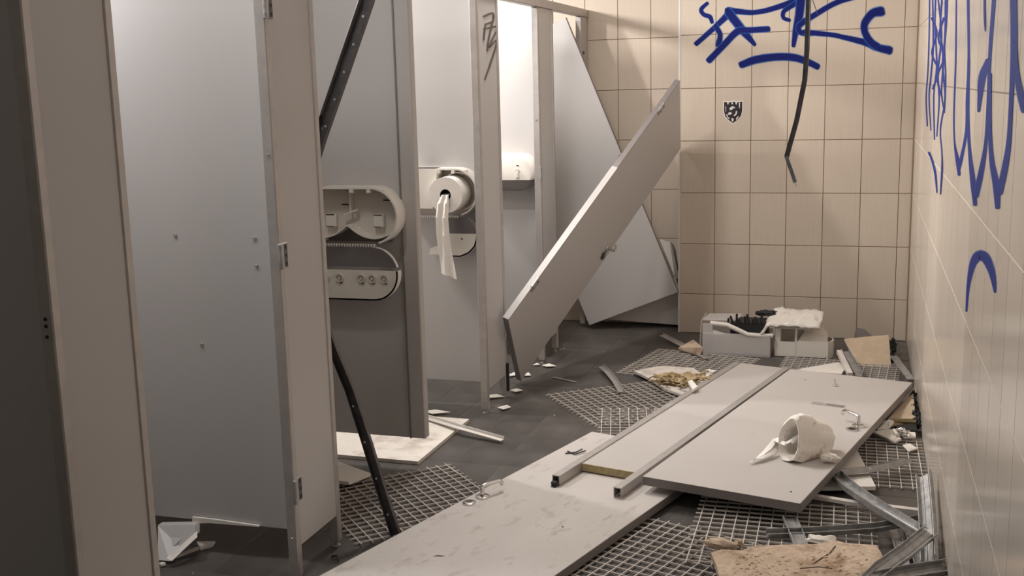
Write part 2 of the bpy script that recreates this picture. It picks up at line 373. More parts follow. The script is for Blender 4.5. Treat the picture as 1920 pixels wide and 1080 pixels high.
def divider(y, label, x1=PX0, z0=.11, extra=None, zt=PT):
    t = thing('cubicle_divider', label, 'partition', ((XL+x1)/2, y, 0))
    part('panel', MB().box(((XL+.02+x1)/2, y, (z0+zt)/2), (x1-XL-.02, .028, zt-z0), b=.001), 'laminate', t)
    part('wall_channel', MB().box((XL+.012, y, (z0+zt)/2), (.024, .038, zt-z0)), 'alu_dull', t)
    return t
d0 = divider(2.03, 'unlit dark cubicle divider at the far left edge')
d1 = divider(2.99, 'large pale cubicle divider with four screw heads, behind nearest pilaster')
for x, z in ((-2.03, 1.045), (-1.752, 1.04), (-1.752, .955), (-1.965, .70)):
    part('screw', MB().disc((x, 2.976, z), (0, -1, 0), .006, .004, 10), 'screw', d1, True)
part('torn_edge', MB().prism([(-2.045, 2.974, .100), (-1.98, 2.974, .108), (-1.80, 2.974, .112), (-1.80, 2.974, .116), (-1.97, 2.974, .122), (-2.045, 2.974, .122)], (0, -.008, 0)), 'boardw', d1, label='white torn lower edge strip')
part('edge_profile', MB().box((-1.640, 2.974, 1.0), (.02, .012, 1.78), b=.003), 'alu', d1)
d2 = divider(3.905, 'dark cubicle divider with free edge carrying the emptied tissue dispenser', x1=-1.66, z0=.128)
part('edge_profile', MB().box((-1.625, 3.905, (.128+PT)/2), (.066, .042, PT-.128), b=.004), 'edging', d2, label='grey end profile')
part('edge_band', MB().box((-1.6535, 3.8825, (.128+PT)/2), (.006, .006, PT-.128)), 'edging_dark', d2, label='dark joint line')
d3 = divider(4.82, 'cubicle divider carrying the dispenser with the hanging tissue roll')
part('edge_profile', MB().box((-1.642, 4.803, (.11+PT)/2), (.022, .012, PT-.11), b=.003), 'alu', d3)
d4 = divider(5.775, 'brightest farthest cubicle divider carrying the closed tissue dispenser')
part('edge_profile', MB().box((-1.642, 5.758, (.11+PT)/2), (.022, .012, PT-.11), b=.003), 'alu', d4)
part('lock_plate', MB().box((-1.5975, 5.632, 1.02), (.006, .03, .07), b=.001), 'galv', pd)
# scratched marks on the pilaster of divider 3
def ribbon(mb, pts, plane, off, uvs):
    """pts: (a,b,c,d) left/right points on a wall plane; plane = ('Y',y) or ('X',x)"""
    k = len(mb.v); n = len(pts)
    for i, (a, b, c, d) in enumerate(pts):
        for q, u in (((a, b), 0), ((c, d), 1)):
            mb.v.append(V((q[0], plane[1]-off, q[1])) if plane[0] == 'Y' else V((plane[1]+off, q[0], q[1])))
            uvs.append((u, min(1, min(i, n-1-i)/2.0)))
    mb.f += [(k+2*i, k+2*i+1, k+2*i+3, k+2*i+2) for i in range(n-1)]
def graffiti(name, strokes, plane, m, label, cat, parent=None, step=.00012, base=.0006, sgn=1):
    mb = MB(); uvs = []
    for i, s in enumerate(strokes): ribbon(mb, s, plane, sgn*(base+step*i), uvs)
    me = bpy.data.meshes.new(name); me.from_pydata(mb.v, [], mb.f); me.materials.append(M[m])
    ul = me.uv_layers.new(name='UVMap')
    for l in me.loops: ul.data[l.index].uv = uvs[l.vertex_index]
    o = bpy.data.objects.new(name, me); COL.objects.link(o)
    if parent: o.parent = parent; o.matrix_parent_inverse = WM[parent.name].inverted()
    else: o['label'] = label; o['category'] = cat
    return o
graffiti('pen_mark', [[(4.762,1.776,4.759,1.778),(4.768,1.775,4.761,1.781),(4.774,1.775,4.765,1.782),(4.802,1.780,4.792,1.787),(4.832,1.786,4.822,1.793),(4.861,1.791,4.851,1.798),(4.883,1.794,4.879,1.802),(4.892,1.795,4.906,1.803),(4.896,1.793,4.922,1.798),(4.899,1.787,4.927,1.789),(4.897,1.779,4.925,1.780),(4.892,1.771,4.919,1.770),(4.884,1.766,4.907,1.762),(4.873,1.762,4.888,1.756),(4.855,1.759,4.864,1.751),(4.832,1.756,4.839,1.748),(4.808,1.752,4.815,1.745),(4.785,1.749,4.793,1.741),(4.780,1.747,4.786,1.741),(4.777,1.745,4.780,1.742)],
    [(4.757,1.722,4.756,1.724),(4.762,1.721,4.758,1.726),(4.767,1.721,4.762,1.727),(4.831,1.727,4.826,1.734),(4.896,1.734,4.891,1.742),(4.963,1.742,4.957,1.750),(4.968,1.743,4.964,1.749),(4.972,1.745,4.970,1.748)], [(4.786,1.744,4.793,1.744),(4.780,1.743,4.797,1.743),(4.778,1.742,4.799,1.742),(4.768,1.720,4.789,1.720),(4.759,1.699,4.780,1.699),(4.750,1.678,4.771,1.678),(4.751,1.676,4.768,1.676),(4.755,1.675,4.763,1.675)],
    [(4.903,1.779,4.910,1.779),(4.897,1.778,4.914,1.777),(4.894,1.776,4.915,1.776),(4.877,1.756,4.899,1.755),(4.860,1.735,4.881,1.735),(4.843,1.715,4.864,1.714),(4.828,1.696,4.849,1.695),(4.817,1.680,4.838,1.679),(4.809,1.667,4.830,1.667),(4.805,1.658,4.826,1.658),(4.802,1.649,4.824,1.649),(4.800,1.641,4.822,1.641),(4.797,1.633,4.819,1.633),(4.799,1.631,4.816,1.631),(4.803,1.630,4.811,1.630)], [(4.939,1.722,4.946,1.721),(4.932,1.721,4.948,1.719),(4.928,1.720,4.948,1.718),(4.901,1.703,4.921,1.701),(4.870,1.685,4.890,1.682),(4.842,1.667,4.861,1.665),(4.821,1.653,4.841,1.651),(4.814,1.643,4.834,1.646),(4.845,1.645,4.831,1.650),(4.877,1.657,4.861,1.661),(4.914,1.670,4.898,1.674),(4.945,1.680,4.933,1.685),(4.944,1.682,4.966,1.685),(4.939,1.673,4.961,1.672),(4.921,1.655,4.943,1.653),(4.896,1.632,4.917,1.630),(4.869,1.608,4.890,1.607),(4.846,1.588,4.867,1.586),(4.827,1.571,4.847,1.569),(4.808,1.554,4.827,1.552),(4.789,1.538,4.806,1.536),(4.770,1.522,4.786,1.520),(4.751,1.506,4.766,1.504),(4.752,1.504,4.764,1.503),(4.754,1.503,4.760,1.503)]],
    ('X', -1.6), 'pen', None, None, parent=pc, sgn=1, base=.0003, step=.00005)

# ------------------------------------------------------------------ tissue dispensers
def stadium(x0, x1, z0, z1, y, n=12, grow=0.0):
    r = (z1-z0)/2+grow; zc = (z0+z1)/2; x0 += (z1-z0)/2; x1 -= (z1-z0)/2; p = []
    for i in range(n+1):
        a = -math.pi/2+math.pi*i/n; p.append(V((x1+r*math.cos(a), y, zc+r*math.sin(a))))
    for i in range(n+1):
        a = math.pi/2+math.pi*i/n; p.append(V((x0+r*math.cos(a), y, zc+r*math.sin(a))))
    return p
def rim(mb, o, i, d):
    n = len(o); d = V(d); vs = []
    for a, b in zip(o, i): vs += [a, b, b+d, a+d]
    mb.add(vs, [(4*k+j, 4*k+(j+1) % 4, 4*((k+1) % n)+(j+1) % 4, 4*((k+1) % n)+j) for k in range(n) for j in range(4)])
def lower_half(x0, x1, z0, z1, zc, y):
    """outline of a stadium cut off above zc (points clockwise)"""
    return [p for p in stadium(x0, x1, z0, z1, y, 24) if p.z <= zc+1e-6]
def dispenser_tray(t, x0, x1, z0, z1, yf, dep, teeth=True, lobes=None):
    """open tray on a divider face yf, protruding to -y by dep"""
    if lobes:
        part('back_plate', MB().prism_strip(lobes[0], lobes[1], V((0, -.006, 0))), 'plastic_in', t)
    else: part('back_plate', MB().prism(stadium(x0+.004, x1-.004, z0+.004, z1-.004, yf), (0, -.006, 0)), 'plastic_in', t, True)
    o_, i_ = stadium(x0, x1, z0, z1, yf, 24)[2:-2], stadium(x0, x1, z0, z1, yf, 24, grow=-.007)[2:-2]
    part('rim', MB().prism_strip(o_, i_, V((0, -dep, 0))), 'plastic', t, True)
    if teeth:
        mb = MB(); n = 20
        for i in range(n):
            x = x0+.10+(x1-x0-.20)*i/(n-1); mb.prism([(x-.0035, yf-dep, z0+.001), (x+.0035, yf-dep, z0+.001), (x, yf-dep, z0-.011)], (0, .008, 0))
        part('tear_teeth', mb, 'plastic', t, kind='stuff')
    mb = MB()
    for x in (x1-.055, x1-.115, x1-.185): mb.box((x, yf-dep+.010, z1-.014), (.016, .018, .016), b=.002)
    part('catch', mb, 'plastic', t)
DX1, DX0 = -1.636, -2.045
# emptied twin dispenser on divider 2
YF = 3.891
t = thing('tissue_dispenser', 'emptied broken twin tissue dispenser with two-lobed tray and lid hanging down', 'dispenser', (-1.84, YF, .90))
def lobe(x): return .926+.05*min(1.3, abs(abs(x+1.853)-.108)/.108)**2.0
line = [V((DX1-.012-(DX1-DX0-.024)*i/48, YF-.006, 0)) for i in range(49)]
for p in line: p.z = lobe(p.x)
def ztop(x):
    r = .103; d_ = max(0, x-(DX1-.1075), (DX0+.1075)-x); return 1.0105+math.sqrt(max(0, r*r-d_*d_))
lo = [V((p.x, YF, p.z)) for p in line]; tp = [V((p.x, YF, max(p.z+.001, ztop(p.x)))) for p in line]
dispenser_tray(t, DX0, DX1, .903, 1.118, YF, .088, lobes=(lo, tp))
part('cradle', MB().prism_strip(line, [p+V((0, 0, -.005)) for p in line], V((0, -.062, 0))), 'plastic', t, True, label='two-lobed cradle wall')
apl = [p for p in line if DX0+.06 < p.x < DX1-.06]
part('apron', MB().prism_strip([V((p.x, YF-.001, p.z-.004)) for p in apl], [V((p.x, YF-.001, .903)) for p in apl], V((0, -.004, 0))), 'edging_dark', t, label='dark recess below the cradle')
for x in (DX1-.105, DX0+.105):
    b_ = part('spindle_holder', MB().box((x, YF-.018, .985), (.042, .022, .05), b=.004), 'plastic', t)
    part('slot', MB().box((x, YF-.0300, 1.008), (.034, .002, .003)).box((x-.004, YF-.0300, .962), (.03, .002, .002)), 'hole', b_)
part('partition_rib', MB().box((-1.853, YF-.020, 1.065), (.005, .026, .09), b=.001).box((-1.850, YF-.035, 1.018), (.06, .012, .006), R=Matrix.Rotation(-.35, 3, 'Y'), b=.001), 'plastic', t)
for x, z in ((DX1-.075, 1.062), (DX0+.05, 1.062), (-1.885, 1.045)): part('slot', MB().box((x, YF-.007, z), (.028, .004, .005)), 'hole', t)
def lid(t, x0, x1, z0, z1, yf, win_z, bosses=(), y_out=.085):
    low = lower_half(x0, x1, z0, z1, win_z, yf-.0)
    l = part('lid', MB().prism([p+V((0, -y_out+.0, 0)) for p in low], (0, .006, 0)), 'plastic', t, True, label='white half of the hanging lid')
    full = stadium(x0, x1, z0, z1, yf-y_out, 24); inn = stadium(x0, x1, z0, z1, yf-y_out, 24, grow=-.006)
    o2 = [p for p in full if p.z <= win_z]; i2 = [q for p, q in zip(full, inn) if p.z <= win_z]
    i0 = max(range(len(o2)), key=lambda k: (o2[k]-o2[k-1]).length if k else 0)
    o2 = o2[i0:]+o2[:i0]; i2 = i2[i0:]+i2[:i0]
    part('lid_rim', MB().prism_strip(o2, i2, V((0, .035, 0))), 'plastic', l, True)
    upp = [p for p in full if p.z >= win_z-.001]
    part('window', MB().prism(upp, (0, .003, 0)), 'smoke', t, label='smoky clear window of the lid')
    o3 = [p for p in full if p.z >= win_z]; i3 = [q for p, q in zip(full, inn) if p.z >= win_z]
    for sgn in (1, -1):
        oo = [p for p in o3 if (p.x-(x0+x1)/2)*sgn > 0]; ii = [q for p, q in zip(o3, i3) if (p.x-(x0+x1)/2)*sgn > 0]
        if len(oo) > 1: part('window_edge', MB().prism_strip(oo, [p*.75+q*.25 for p, q in zip(oo, ii)], V((0, .02, 0))), 'plastic', t)
    if bosses:
        for x in bosses:
            c = V((x, yf-y_out, win_z-.032)); mb = MB().ring(c, (0, -1, 0), .017, .012, .008, 18)
            bo = part('boss', mb, 'plastic_in', l, True)
            part('boss_core', MB().disc(c, (0, -1, 0), .006, .007, 10), 'plastic_in', l, True)
            part('slot', MB().box(c+V((.004, -.001, -.018)), (.007, .002, .006)), 'hole', l)
    return l
lid(t, DX0, DX1-.010, .688, .893, YF, .805, bosses=(DX1-.065, DX1-.115, DX1-.160, DX0+.16, DX0+.10))
# broken dispenser with roll on divider 3
YF = 4.806
t = thing('tissue_dispenser', 'broken tissue dispenser with round opening and lower lid torn half off', 'dispenser', (-1.84, YF, .90))
dispenser_tray(t, DX0, DX1, .903, 1.118, YF, .09)
part('side_cover', MB().prism([(-1.847, YF-.105, .938), (-2.04, YF-.105, .938), (-2.04, YF-.105, 1.118), (-1.832, YF-.105, 1.118), (-1.822, YF-.105, 1.108), (-1.828, YF-.105, 1.07)], (0, .09, 0)), 'plastic', t, label='white left half cover')
mb = MB(); c = V((-1.735, YF-.012, 1.012))
arc = [c+V((.083*math.cos(a), 0, .083*math.sin(a))) for a in [math.radians(-75+i*10) for i in range(26)]]
arc2 = [p+(p-c).normalized()*.006 for p in arc]
part('inner_ring', mb.prism_strip(arc, arc2, V((0, -.05, 0))), 'plastic_in', t, True)
low = [V(p) for p in ((-1.885, YF-.075, .722), (-1.86, YF-.075, .725), (-1.78, YF-.075, .716), (-1.73, YF-.075, .716), (-1.69, YF-.075, .733), (-1.662, YF-.075, .762), (-1.650, YF-.075, .80), (-1.649, YF-.075, .822), (-1.828, YF-.075, .822), (-1.838, YF-.075, .765), (-1.88, YF-.075, .752))]
l = part('lid', MB().prism(low, (0, .006, 0)), 'plastic', t, label='torn white lower lid')
o2 = low[2:8]; part('lid_rim', MB().prism_strip(o2, [p+V((-.004, 0, .005)) for p in o2], V((0, .03, 0))), 'plastic', l)
part('slot', MB().disc((-1.722, YF-.0765, .798), (0, -1, 0), .004, .002, 8), 'hole', l)
ed = [V((-1.649, YF-.075, .822)), V((-1.652, YF-.075, .845)), V((-1.664, YF-.075, .872)), V((-1.69, YF-.075, .895))]
part('window_edge', MB().prism_strip(ed, [p+V((-.003, 0, -.001)) for p in ed], V((0, .02, 0))), 'plastic', t)
part('window', MB().prism([V((-1.828, YF-.075, .822))]+ed+[V((-1.80, YF-.075, .895))], (0, .002, 0)), 'smoke', t, label='smoky clear window remnant')
# the roll
rc = V((-1.765, YF-.155, 1.005))
t = thing('tissue_roll', 'fat white tissue roll with its core end facing out and paper tail hanging', 'tissue roll', rc-V((0, 0, .083)))
part('roll', MB().ring(rc, (0, 1, 0), .080, .026, .115, 40), 'paper', t, True)
part('core', MB().ring(rc+V((0, .002, 0)), (0, 1, 0), .027, .0245, .11, 24).prism([rc+V((.025*math.cos(a), .05, .025*math.sin(a))) for a in [i*math.pi/8 for i in range(16)]], (0, .002, 0)), 'hole', t)
pts = [(0, .03, .003, .015), (0, -.004, .000, .018), (-.006, -.014, -.035, .026), (-.012, -.018, -.10, .028), (-.010, -.016, -.18, .030), (-.004, -.014, -.25, .032), (.004, -.012, -.31, .035), (.010, -.010, -.365, .038)]
mb = MB(); n = 9; vs = []
for i, (dx, dy, dz, hw) in enumerate(pts):
    for k in range(n):
        u = k/(n-1)*2-1; vs.append(rc+V((dx+u*hw, dy+.006*math.sin(u*5+i)+(-.004 if i > 1 else 0), dz-(.012*u if i == 7 else 0))))
part('tail', mb.add(vs, [(i*n+k, i*n+k+1, (i+1)*n+k+1, (i+1)*n+k) for i in range(len(pts)-1) for k in range(n-1)]), 'paper', t, True)
# closed dispenser on divider 4
YF = 5.761
t = thing('tissue_dispenser', 'closed rounded white tissue dispenser with smoky lower window', 'dispenser', (-1.84, YF, .92))
full = stadium(DX0, DX1, .925, 1.122, YF, 24)
part('back_plate', MB().prism(full, (0, -.02, 0)), 'plastic', t, True)
def dome(zlo, zhi, m, name):
    mb = MB(); rings = []
    zc = (.925+1.122)/2
    for (g, d) in ((0, -.02), (0, -.075), (-.008, -.098), (-.022, -.108)):
        rings.append([V((p.x, YF+d, min(zhi, max(zlo, p.z)))) for p in stadium(DX0, DX1, .925, 1.122, YF, 24, grow=g)])
    n = len(rings[0]); vs = [q for r in rings for q in r]; fs = [(i*n+j, i*n+(j+1) % n, (i+1)*n+(j+1) % n, (i+1)*n+j) for i in range(3) for j in range(n)]
    fs.append(tuple(range(3*n, 4*n))); mb.add(vs, fs); return part(name, mb, m, t, True)
cv = dome(.985, 1.2, 'plastic', 'cover'); dome(.9, .985, 'smoke', 'window')
part('lock', MB().disc((-1.735, YF-.108, 1.035), (0, -1, 0), .012, .006, 14).box((-1.735, YF-.112, 1.012), (.016, .01, .03), b=.003), 'plastic', cv)
part('slot', MB().box((-1.732, YF-.109, 1.062), (.012, .002, .004)), 'hole', cv)

# ------------------------------------------------------------------ graffiti and sticker
graffiti('graffiti_tag', [
 [(-0.852,1.918,-0.846,1.911),(-0.860,1.919,-0.845,1.904),(-0.865,1.918,-0.847,1.898),(-0.873,1.912,-0.855,1.891),(-0.881,1.906,-0.863,1.885),(-0.890,1.900,-0.870,1.878),(-0.898,1.892,-0.874,1.873),(-0.905,1.882,-0.875,1.871),(-0.906,1.870,-0.875,1.871),(-0.904,1.859,-0.875,1.869),(-0.899,1.850,-0.873,1.866),(-0.893,1.843,-0.870,1.862),(-0.886,1.836,-0.868,1.859),(-0.877,1.830,-0.865,1.858),(-0.867,1.826,-0.859,1.856),(-0.859,1.824,-0.850,1.854),(-0.853,1.821,-0.840,1.850),(-0.852,1.820,-0.830,1.844),(-0.851,1.820,-0.823,1.834),(-0.849,1.817,-0.820,1.825),(-0.847,1.811,-0.818,1.817),(-0.844,1.805,-0.817,1.810),(-0.841,1.798,-0.816,1.804),(-0.837,1.794,-0.817,1.799),(-0.831,1.791,-0.822,1.793)],
 [(-0.924,1.673,-0.932,1.682),(-0.914,1.670,-0.933,1.692),(-0.906,1.672,-0.930,1.699),(-0.887,1.688,-0.911,1.715),(-0.867,1.704,-0.891,1.731),(-0.848,1.720,-0.872,1.748),(-0.829,1.736,-0.853,1.764),(-0.810,1.751,-0.836,1.779),(-0.791,1.767,-0.818,1.796),(-0.772,1.783,-0.800,1.813),(-0.753,1.798,-0.783,1.830),(-0.736,1.812,-0.769,1.845),(-0.723,1.823,-0.759,1.856),(-0.713,1.833,-0.755,1.863),(-0.707,1.844,-0.757,1.863),(-0.704,1.854,-0.759,1.859),(-0.703,1.855,-0.760,1.864),(-0.701,1.856,-0.760,1.872),(-0.704,1.869,-0.751,1.882),(-0.715,1.882,-0.736,1.888)],
 [(-0.763,1.850,-0.763,1.869),(-0.753,1.838,-0.754,1.881),(-0.743,1.832,-0.744,1.886),(-0.733,1.833,-0.735,1.884),(-0.725,1.834,-0.726,1.883),(-0.716,1.835,-0.717,1.882),(-0.707,1.836,-0.707,1.880),(-0.696,1.836,-0.694,1.878),(-0.682,1.835,-0.678,1.875),(-0.665,1.833,-0.661,1.872),(-0.647,1.831,-0.644,1.868),(-0.628,1.829,-0.627,1.866),(-0.609,1.828,-0.610,1.864),(-0.592,1.829,-0.595,1.864),(-0.575,1.830,-0.580,1.865),(-0.558,1.832,-0.564,1.867),(-0.540,1.834,-0.548,1.869),(-0.521,1.837,-0.530,1.873),(-0.499,1.842,-0.510,1.878),(-0.475,1.848,-0.487,1.884),(-0.451,1.854,-0.464,1.891),(-0.428,1.859,-0.442,1.898),(-0.407,1.865,-0.422,1.905),(-0.390,1.869,-0.406,1.911),(-0.374,1.873,-0.392,1.917),(-0.360,1.876,-0.379,1.923),(-0.347,1.880,-0.367,1.929),(-0.332,1.883,-0.353,1.935),(-0.325,1.892,-0.341,1.933),(-0.321,1.906,-0.328,1.924)],
 [(-0.759,1.866,-0.743,1.877),(-0.764,1.850,-0.726,1.877),(-0.761,1.837,-0.714,1.871),(-0.747,1.817,-0.699,1.851),(-0.732,1.796,-0.683,1.831),(-0.716,1.776,-0.668,1.812),(-0.702,1.758,-0.654,1.793),(-0.689,1.741,-0.642,1.777),(-0.677,1.729,-0.633,1.764),(-0.666,1.718,-0.625,1.752),(-0.656,1.710,-0.618,1.742),(-0.647,1.702,-0.612,1.732),(-0.638,1.695,-0.606,1.722),(-0.630,1.688,-0.600,1.712),(-0.622,1.681,-0.595,1.703),(-0.615,1.675,-0.590,1.695),(-0.607,1.668,-0.585,1.686),(-0.599,1.662,-0.580,1.678),(-0.594,1.659,-0.579,1.672),(-0.587,1.660,-0.580,1.665)],
 [(-0.821,1.788,-0.810,1.794),(-0.825,1.778,-0.800,1.792),(-0.824,1.770,-0.793,1.788),(-0.818,1.760,-0.787,1.779),(-0.812,1.751,-0.781,1.770),(-0.807,1.743,-0.775,1.760),(-0.803,1.736,-0.769,1.748),(-0.801,1.730,-0.765,1.734),(-0.802,1.723,-0.764,1.720),(-0.803,1.714,-0.765,1.706),(-0.807,1.704,-0.767,1.693),(-0.810,1.692,-0.769,1.682),(-0.813,1.681,-0.770,1.670),(-0.811,1.671,-0.776,1.663),(-0.803,1.662,-0.788,1.658)],
 [(-0.851,1.573,-0.862,1.584),(-0.838,1.571,-0.865,1.597),(-0.828,1.574,-0.862,1.606),(-0.812,1.590,-0.846,1.623),(-0.796,1.607,-0.829,1.639),(-0.780,1.623,-0.813,1.655),(-0.764,1.639,-0.797,1.671),(-0.748,1.655,-0.781,1.687),(-0.731,1.671,-0.766,1.704),(-0.715,1.688,-0.750,1.721),(-0.699,1.704,-0.734,1.739),(-0.685,1.716,-0.718,1.755),(-0.673,1.724,-0.700,1.768),(-0.666,1.728,-0.681,1.775),(-0.660,1.729,-0.664,1.777),(-0.651,1.730,-0.650,1.775),(-0.638,1.729,-0.638,1.773),(-0.621,1.729,-0.624,1.772),(-0.602,1.730,-0.606,1.772),(-0.582,1.731,-0.585,1.772),(-0.560,1.731,-0.563,1.773),(-0.537,1.732,-0.540,1.773),(-0.515,1.733,-0.518,1.773),(-0.508,1.737,-0.510,1.769),(-0.502,1.746,-0.503,1.760)],
 [(-0.393,1.796,-0.395,1.788),(-0.395,1.803,-0.401,1.784),(-0.399,1.807,-0.407,1.784),(-0.406,1.811,-0.413,1.786),(-0.414,1.813,-0.421,1.788),(-0.420,1.816,-0.429,1.791),(-0.424,1.817,-0.439,1.796),(-0.424,1.818,-0.447,1.804),(-0.425,1.820,-0.452,1.814),(-0.425,1.824,-0.454,1.824),(-0.424,1.828,-0.454,1.834),(-0.423,1.832,-0.452,1.845),(-0.421,1.836,-0.446,1.855),(-0.417,1.839,-0.438,1.864),(-0.410,1.843,-0.428,1.871),(-0.401,1.848,-0.418,1.877),(-0.391,1.854,-0.408,1.883),(-0.381,1.859,-0.399,1.888),(-0.372,1.863,-0.391,1.894),(-0.363,1.868,-0.383,1.900),(-0.354,1.872,-0.374,1.906),(-0.344,1.876,-0.366,1.911),(-0.335,1.881,-0.357,1.917),(-0.330,1.888,-0.348,1.918),(-0.329,1.900,-0.337,1.913)],
 [(-0.352,1.940,-0.330,1.937),(-0.367,1.932,-0.317,1.925),(-0.374,1.921,-0.312,1.911),(-0.375,1.901,-0.314,1.892),(-0.377,1.881,-0.315,1.873),(-0.378,1.862,-0.317,1.853),(-0.379,1.843,-0.319,1.833),(-0.380,1.826,-0.322,1.814),(-0.382,1.809,-0.326,1.796),(-0.384,1.793,-0.331,1.779),(-0.386,1.776,-0.335,1.763),(-0.388,1.760,-0.340,1.747),(-0.390,1.743,-0.344,1.732),(-0.391,1.725,-0.348,1.717),(-0.391,1.708,-0.353,1.701),(-0.392,1.692,-0.357,1.685),(-0.392,1.675,-0.361,1.669),(-0.392,1.658,-0.365,1.653),(-0.390,1.652,-0.368,1.648),(-0.385,1.647,-0.375,1.645)],
 [(-0.045,1.915,-0.041,1.903),(-0.053,1.921,-0.044,1.894),(-0.060,1.923,-0.050,1.889),(-0.080,1.919,-0.070,1.884),(-0.100,1.915,-0.090,1.879),(-0.120,1.910,-0.110,1.875),(-0.141,1.905,-0.129,1.869),(-0.163,1.897,-0.147,1.862),(-0.184,1.888,-0.166,1.854),(-0.205,1.877,-0.186,1.844),(-0.226,1.866,-0.206,1.833),(-0.246,1.854,-0.226,1.821),(-0.266,1.843,-0.245,1.810),(-0.285,1.832,-0.265,1.798),(-0.306,1.820,-0.285,1.786),(-0.326,1.809,-0.304,1.775),(-0.343,1.797,-0.319,1.764),(-0.358,1.786,-0.329,1.756),(-0.368,1.774,-0.334,1.751),(-0.373,1.760,-0.334,1.750),(-0.373,1.747,-0.334,1.749),(-0.370,1.737,-0.334,1.747),(-0.366,1.728,-0.333,1.745),(-0.360,1.720,-0.333,1.744),(-0.352,1.713,-0.332,1.743),(-0.343,1.708,-0.329,1.741),(-0.334,1.705,-0.325,1.739),(-0.324,1.703,-0.320,1.738),(-0.313,1.702,-0.314,1.737),(-0.302,1.702,-0.306,1.737),(-0.292,1.702,-0.296,1.738),(-0.282,1.703,-0.286,1.739),(-0.272,1.703,-0.276,1.739),(-0.265,1.707,-0.268,1.736),(-0.260,1.716,-0.262,1.728)],
 [(-0.336,1.724,-0.335,1.737),(-0.331,1.715,-0.328,1.745),(-0.323,1.710,-0.321,1.747),(-0.292,1.706,-0.289,1.743),(-0.258,1.702,-0.256,1.738),(-0.226,1.698,-0.224,1.733),(-0.197,1.695,-0.194,1.728),(-0.173,1.691,-0.169,1.724),(-0.156,1.688,-0.151,1.721),(-0.146,1.685,-0.139,1.718),(-0.137,1.683,-0.129,1.715),(-0.127,1.679,-0.120,1.712),(-0.113,1.675,-0.106,1.709),(-0.094,1.669,-0.087,1.705),(-0.071,1.662,-0.064,1.700),(-0.048,1.654,-0.039,1.694),(-0.025,1.647,-0.016,1.689),(-0.007,1.640,0.005,1.683),(0.006,1.634,0.022,1.677),(0.017,1.629,0.035,1.671),(0.027,1.623,0.046,1.665),(0.039,1.616,0.056,1.661),(0.053,1.610,0.066,1.657),(0.068,1.605,0.079,1.654),(0.082,1.600,0.092,1.651),(0.097,1.595,0.106,1.648),(0.111,1.591,0.120,1.646),(0.125,1.586,0.135,1.643),(0.137,1.589,0.145,1.635),(0.148,1.600,0.152,1.620)],
 [(-0.677,1.547,-0.683,1.563),(-0.665,1.539,-0.680,1.577),(-0.654,1.537,-0.672,1.584),(-0.638,1.542,-0.658,1.590),(-0.623,1.547,-0.643,1.596),(-0.609,1.551,-0.628,1.603),(-0.594,1.555,-0.611,1.609),(-0.578,1.559,-0.592,1.614),(-0.560,1.562,-0.572,1.617),(-0.540,1.565,-0.550,1.621),(-0.519,1.568,-0.527,1.623),(-0.498,1.570,-0.504,1.624),(-0.477,1.572,-0.482,1.625),(-0.457,1.572,-0.459,1.626),(-0.436,1.572,-0.437,1.625),(-0.416,1.571,-0.414,1.624),(-0.396,1.569,-0.392,1.622),(-0.379,1.566,-0.371,1.618),(-0.362,1.563,-0.350,1.613),(-0.345,1.558,-0.330,1.605),(-0.329,1.552,-0.312,1.598),(-0.313,1.546,-0.296,1.590),(-0.299,1.540,-0.283,1.583),(-0.288,1.536,-0.271,1.577),(-0.280,1.532,-0.261,1.572),(-0.272,1.528,-0.252,1.566),(-0.264,1.524,-0.244,1.562),(-0.255,1.519,-0.236,1.557),(-0.246,1.519,-0.231,1.549),(-0.235,1.524,-0.229,1.537)],
 [(0.101,1.838,0.106,1.815),(0.088,1.852,0.098,1.798),(0.073,1.857,0.087,1.790),(0.065,1.855,0.076,1.789),(0.057,1.853,0.066,1.790),(0.045,1.851,0.059,1.790),(0.031,1.846,0.055,1.790),(0.017,1.838,0.051,1.789),(0.006,1.827,0.045,1.785),(-0.004,1.815,0.038,1.778),(-0.013,1.802,0.031,1.770),(-0.021,1.789,0.025,1.761),(-0.027,1.775,0.021,1.754),(-0.030,1.761,0.019,1.748),(-0.031,1.748,0.018,1.743),(-0.030,1.735,0.018,1.737),(-0.027,1.722,0.019,1.730),(-0.024,1.710,0.020,1.723),(-0.019,1.697,0.024,1.715),(-0.013,1.684,0.029,1.706),(-0.006,1.671,0.035,1.696),(0.002,1.659,0.042,1.687),(0.010,1.648,0.047,1.681),(0.020,1.638,0.052,1.676),(0.029,1.630,0.057,1.672),(0.038,1.624,0.064,1.667),(0.046,1.619,0.072,1.662),(0.053,1.614,0.080,1.657),(0.064,1.612,0.085,1.646),(0.077,1.617,0.086,1.632)],
], ('Y', YB), 'spray', 'navy blue spray-painted tag on the beige back wall', 'graffiti')
